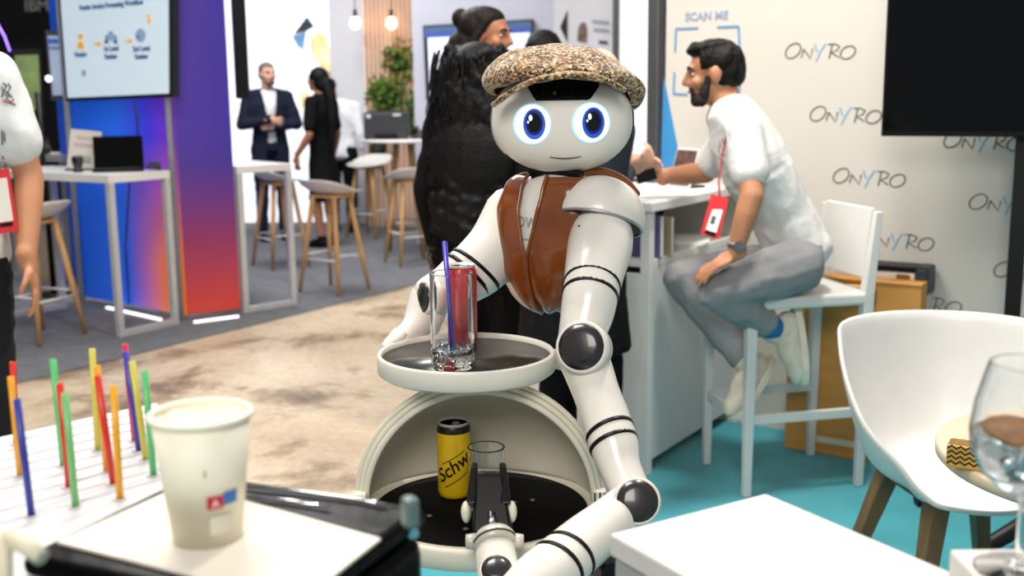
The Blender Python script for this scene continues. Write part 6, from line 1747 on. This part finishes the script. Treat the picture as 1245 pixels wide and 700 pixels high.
# ---- curly haired woman in black, seen from behind
def wavy(mb, p, length, rnd, r0=0.006, out=V((0, 0, 0)), amp=0.012, n=12, freq=5.0):
    pts = []; rr = []; ph = rnd.uniform(0, 6.28); a1 = rnd.uniform(0, 6.28)
    for i in range(n):
        t = i / (n - 1); w_ = amp * (0.3 + t)
        pts.append(p + out * (t ** 0.6) + V((w_ * math.cos(freq * 6.28 * t * length + ph) * math.cos(a1), w_ * math.cos(freq * 6.28 * t * length + ph) * math.sin(a1), -length * t + 0.3 * w_ * math.sin(freq * 7 * t + ph))))
        rr.append(r0 * (1 - 0.6 * t))
    mb.tube(pts, rr, 5)
p = ats(588, FPX / 4.72, 0)
J = stand(p.x, p.y, 1.63, math.radians(72))
cw = body('person', 'woman in black with very long curly black hair seen from behind', J, skin_brown, 0.0095, fem=True)
shirt(J, black_cloth, cw, 0.9, 0.010, 0.014, 0.12, name='top', full=True, fem=True, flare=0.02); trousers(J, black_cloth, cw, 0.010, 0.014, wide=0.02); shoes(J, black_plastic, cw)
face_parts(J, cw, J.k, hair_black)
r1, f1, u1 = basis(J.hf, J.hu); hp_ = lambda x, y, z: J.head + (r1 * x + f1 * y + u1 * z) * J.k
mb = MB(); R_ = rot3(r1, f1, u1)
mb.ell(hp_(0, -0.03, 0.03), (0.118, 0.115, 0.105), R_); mb.ell(hp_(0, -0.075, -0.14), (0.165, 0.10, 0.17), R_); mb.ell(hp_(-0.01, -0.10, -0.36), (0.185, 0.10, 0.22), R_); mb.ell(hp_(-0.03, -0.11, -0.60), (0.155, 0.085, 0.18), R_)
rnd = random.Random(11)
for i in range(260):
    a = rnd.uniform(0, 6.283); z = rnd.uniform(-0.68, 0.11); w_ = 0.115 if z > 0 else 0.15 + 0.035 * math.sin(-z * 4)
    mb.ell(hp_(w_ * math.cos(a) - (0.02 if z < -0.3 else 0), -0.06 + min(0, z) * 0.06 + 0.095 * math.sin(a) * (1 if math.sin(a) < 0 else 0.6), z * 1.0), rnd.uniform(0.012, 0.028), None, 8, 6)
hb = mb.blob('hair', hair_black, cw, 0.009, 1)
mb = MB()
for i in range(760):
    a = rnd.uniform(2.6, 6.8); w_ = rnd.uniform(0.10, 0.185); z = rnd.uniform(-0.62, 0.11)
    wavy(mb, hp_(w_ * math.cos(a) - 0.01, -0.06 + 0.10 * math.sin(a), z), rnd.uniform(0.22, 0.42), rnd, 0.005, out=r1 * 0.03 * math.cos(a) - f1 * 0.015, amp=0.016)
k = mb.build('curls', hair_black, cw, recalc=False); k['kind'] = 'stuff'
# ---- woman with hair bun, face turned to the right, behind her
p = ats(594, FPX / 5.15, 0)
J = stand(p.x, p.y, 1.815, math.radians(-30))
J.hf = V((0.93, -0.36, -0.10)).normalized()
wb = body('person', 'dark-haired woman with a bun looking right behind the curly-haired woman', J, skin_brown, 0.0085, fem=True)
shirt(J, black_cloth, wb, 0.9, 0.011, 0.014, 0.1, name='top', full=True, fem=True); trousers(J, black_cloth, wb, 0.011, 0.014); shoes(J, black_plastic, wb)
face_parts(J, wb, J.k, hair_black)
r1, f1, u1 = basis(J.hf, J.hu); hp_ = lambda x, y, z: J.head + (r1 * x + f1 * y + u1 * z) * J.k
R_ = rot3(r1, f1, u1)
mb = MB(); mb.ell(hp_(0, -0.045, 0.038), (0.092, 0.098, 0.088), R_); mb.ell(hp_(0, -0.02, 0.075), (0.085, 0.09, 0.052), R_); mb.ell(hp_(0, -0.135, 0.065), (0.045, 0.04, 0.045), R_); mb.ell(hp_(0, -0.085, -0.05), (0.085, 0.07, 0.11), R_)
mb.chain([(hp_(-0.02, -0.12, -0.05), 0.075), (hp_(-0.02, -0.16, -0.25), 0.085), (hp_(-0.02, -0.16, -0.45), 0.06)])
for sx in (-1, 1): mb.rc(hp_(0.068 * sx, 0.012, 0.062), 0.024, hp_(0.085 * sx, -0.03, -0.03), 0.022)
mb.blob('hair', hair_brown, wb, 0.008, 2)
# ---- black-haired person behind the robot cap
p = ats(662, FPX / 5.7, 0)
J = stand(p.x, p.y, 1.74, math.radians(60))
s = body('person', 'black-haired person in dark clothes mostly hidden behind the robot cap', J, skin_light, 0.011)
shirt(J, black_cloth, s, 0.9, 0.012, 0.016, 0.1, full=True); trousers(J, black_cloth, s, 0.012, 0.014); shoes(J, black_plastic, s)
face_parts(J, s, J.k, hair_black); cap_hair(J, J.k, hair_black, s, 0.012, 0.04, -0.08, 0.009)
# ---- bald person in a charcoal jacket at the counter
p = C0 - WU * 0.13 - WN * 0.31
J = stand(p.x, p.y, 1.62, math.radians(48))
J.neck = J.P(0.0, 0.05, 1.46); J.head = J.P(0.03, 0.10, 1.62)
J.el = {1: at(742, 226, 3.86), -1: at(712, 214, 4.12)}
J.wr = {1: at(763, 210, 4.02), -1: at(764, 203, 4.16)}
J.hd = {1: (V((0.75, -0.1, 0.55)), V((-0.3, 0.8, 0.3))), -1: (V((0.9, -0.25, 0.15)), V((0.2, -0.5, -0.3)))}
J.curl = {1: 0.75, -1: 0.5}
bm_ = body('person', 'bald person in a charcoal jacket standing at the counter behind the robot', J, skin_light, 0.007)
shirt(J, charcoal, bm_, 0.9, 0.010, 0.018, 0.16, name='jacket', full=True); trousers(J, black_cloth, bm_, 0.011, 0.020, wide=0.02); shoes(J, black_plastic, bm_)
face_parts(J, bm_, J.k, hair_grey)
mb = MB(); c_, rad_, R_ = torso_pts(J, 0.024)[0]; d_ = (J.pelvis - J.waist).normalized()
for i in range(0, 25): mb.ell(c_ + d_ * (0.40 * i / 24 - 0.12), (rad_[0] + 0.05 * i / 24, rad_[1] + 0.05 * i / 24, 0.05), R_, 18, 8)
mb.blob('coat', black_cloth, bm_, 0.012, 5, wrinkle=(0.010, 8.0, 0.35))
# phone in the hand over the counter
ph = at(779, 212, 4.08)
r = thing('phone', 'dark phone held over the counter by the bald person', 'phone', ph)
MB().box(ph + V((0.02, 0.0, -0.005)), (0.075, 0.014, 0.045), rot3(V((0.92, 0, 0.25)).normalized(), V((0, 1, 0)), V((-0.25, 0, 0.92)).normalized())).build('body', black_plastic, r, bevel=0.004)
cr_ = at(789, 199, 4.06)
MB().box(ph + V((0.02, -0.0085, -0.005)), (0.066, 0.003, 0.038), rot3(V((0.92, 0, 0.25)).normalized(), V((0, 1, 0)), V((-0.25, 0, 0.92)).normalized())).build('display', mat('dark_glass', (8, 8, 10)), r)
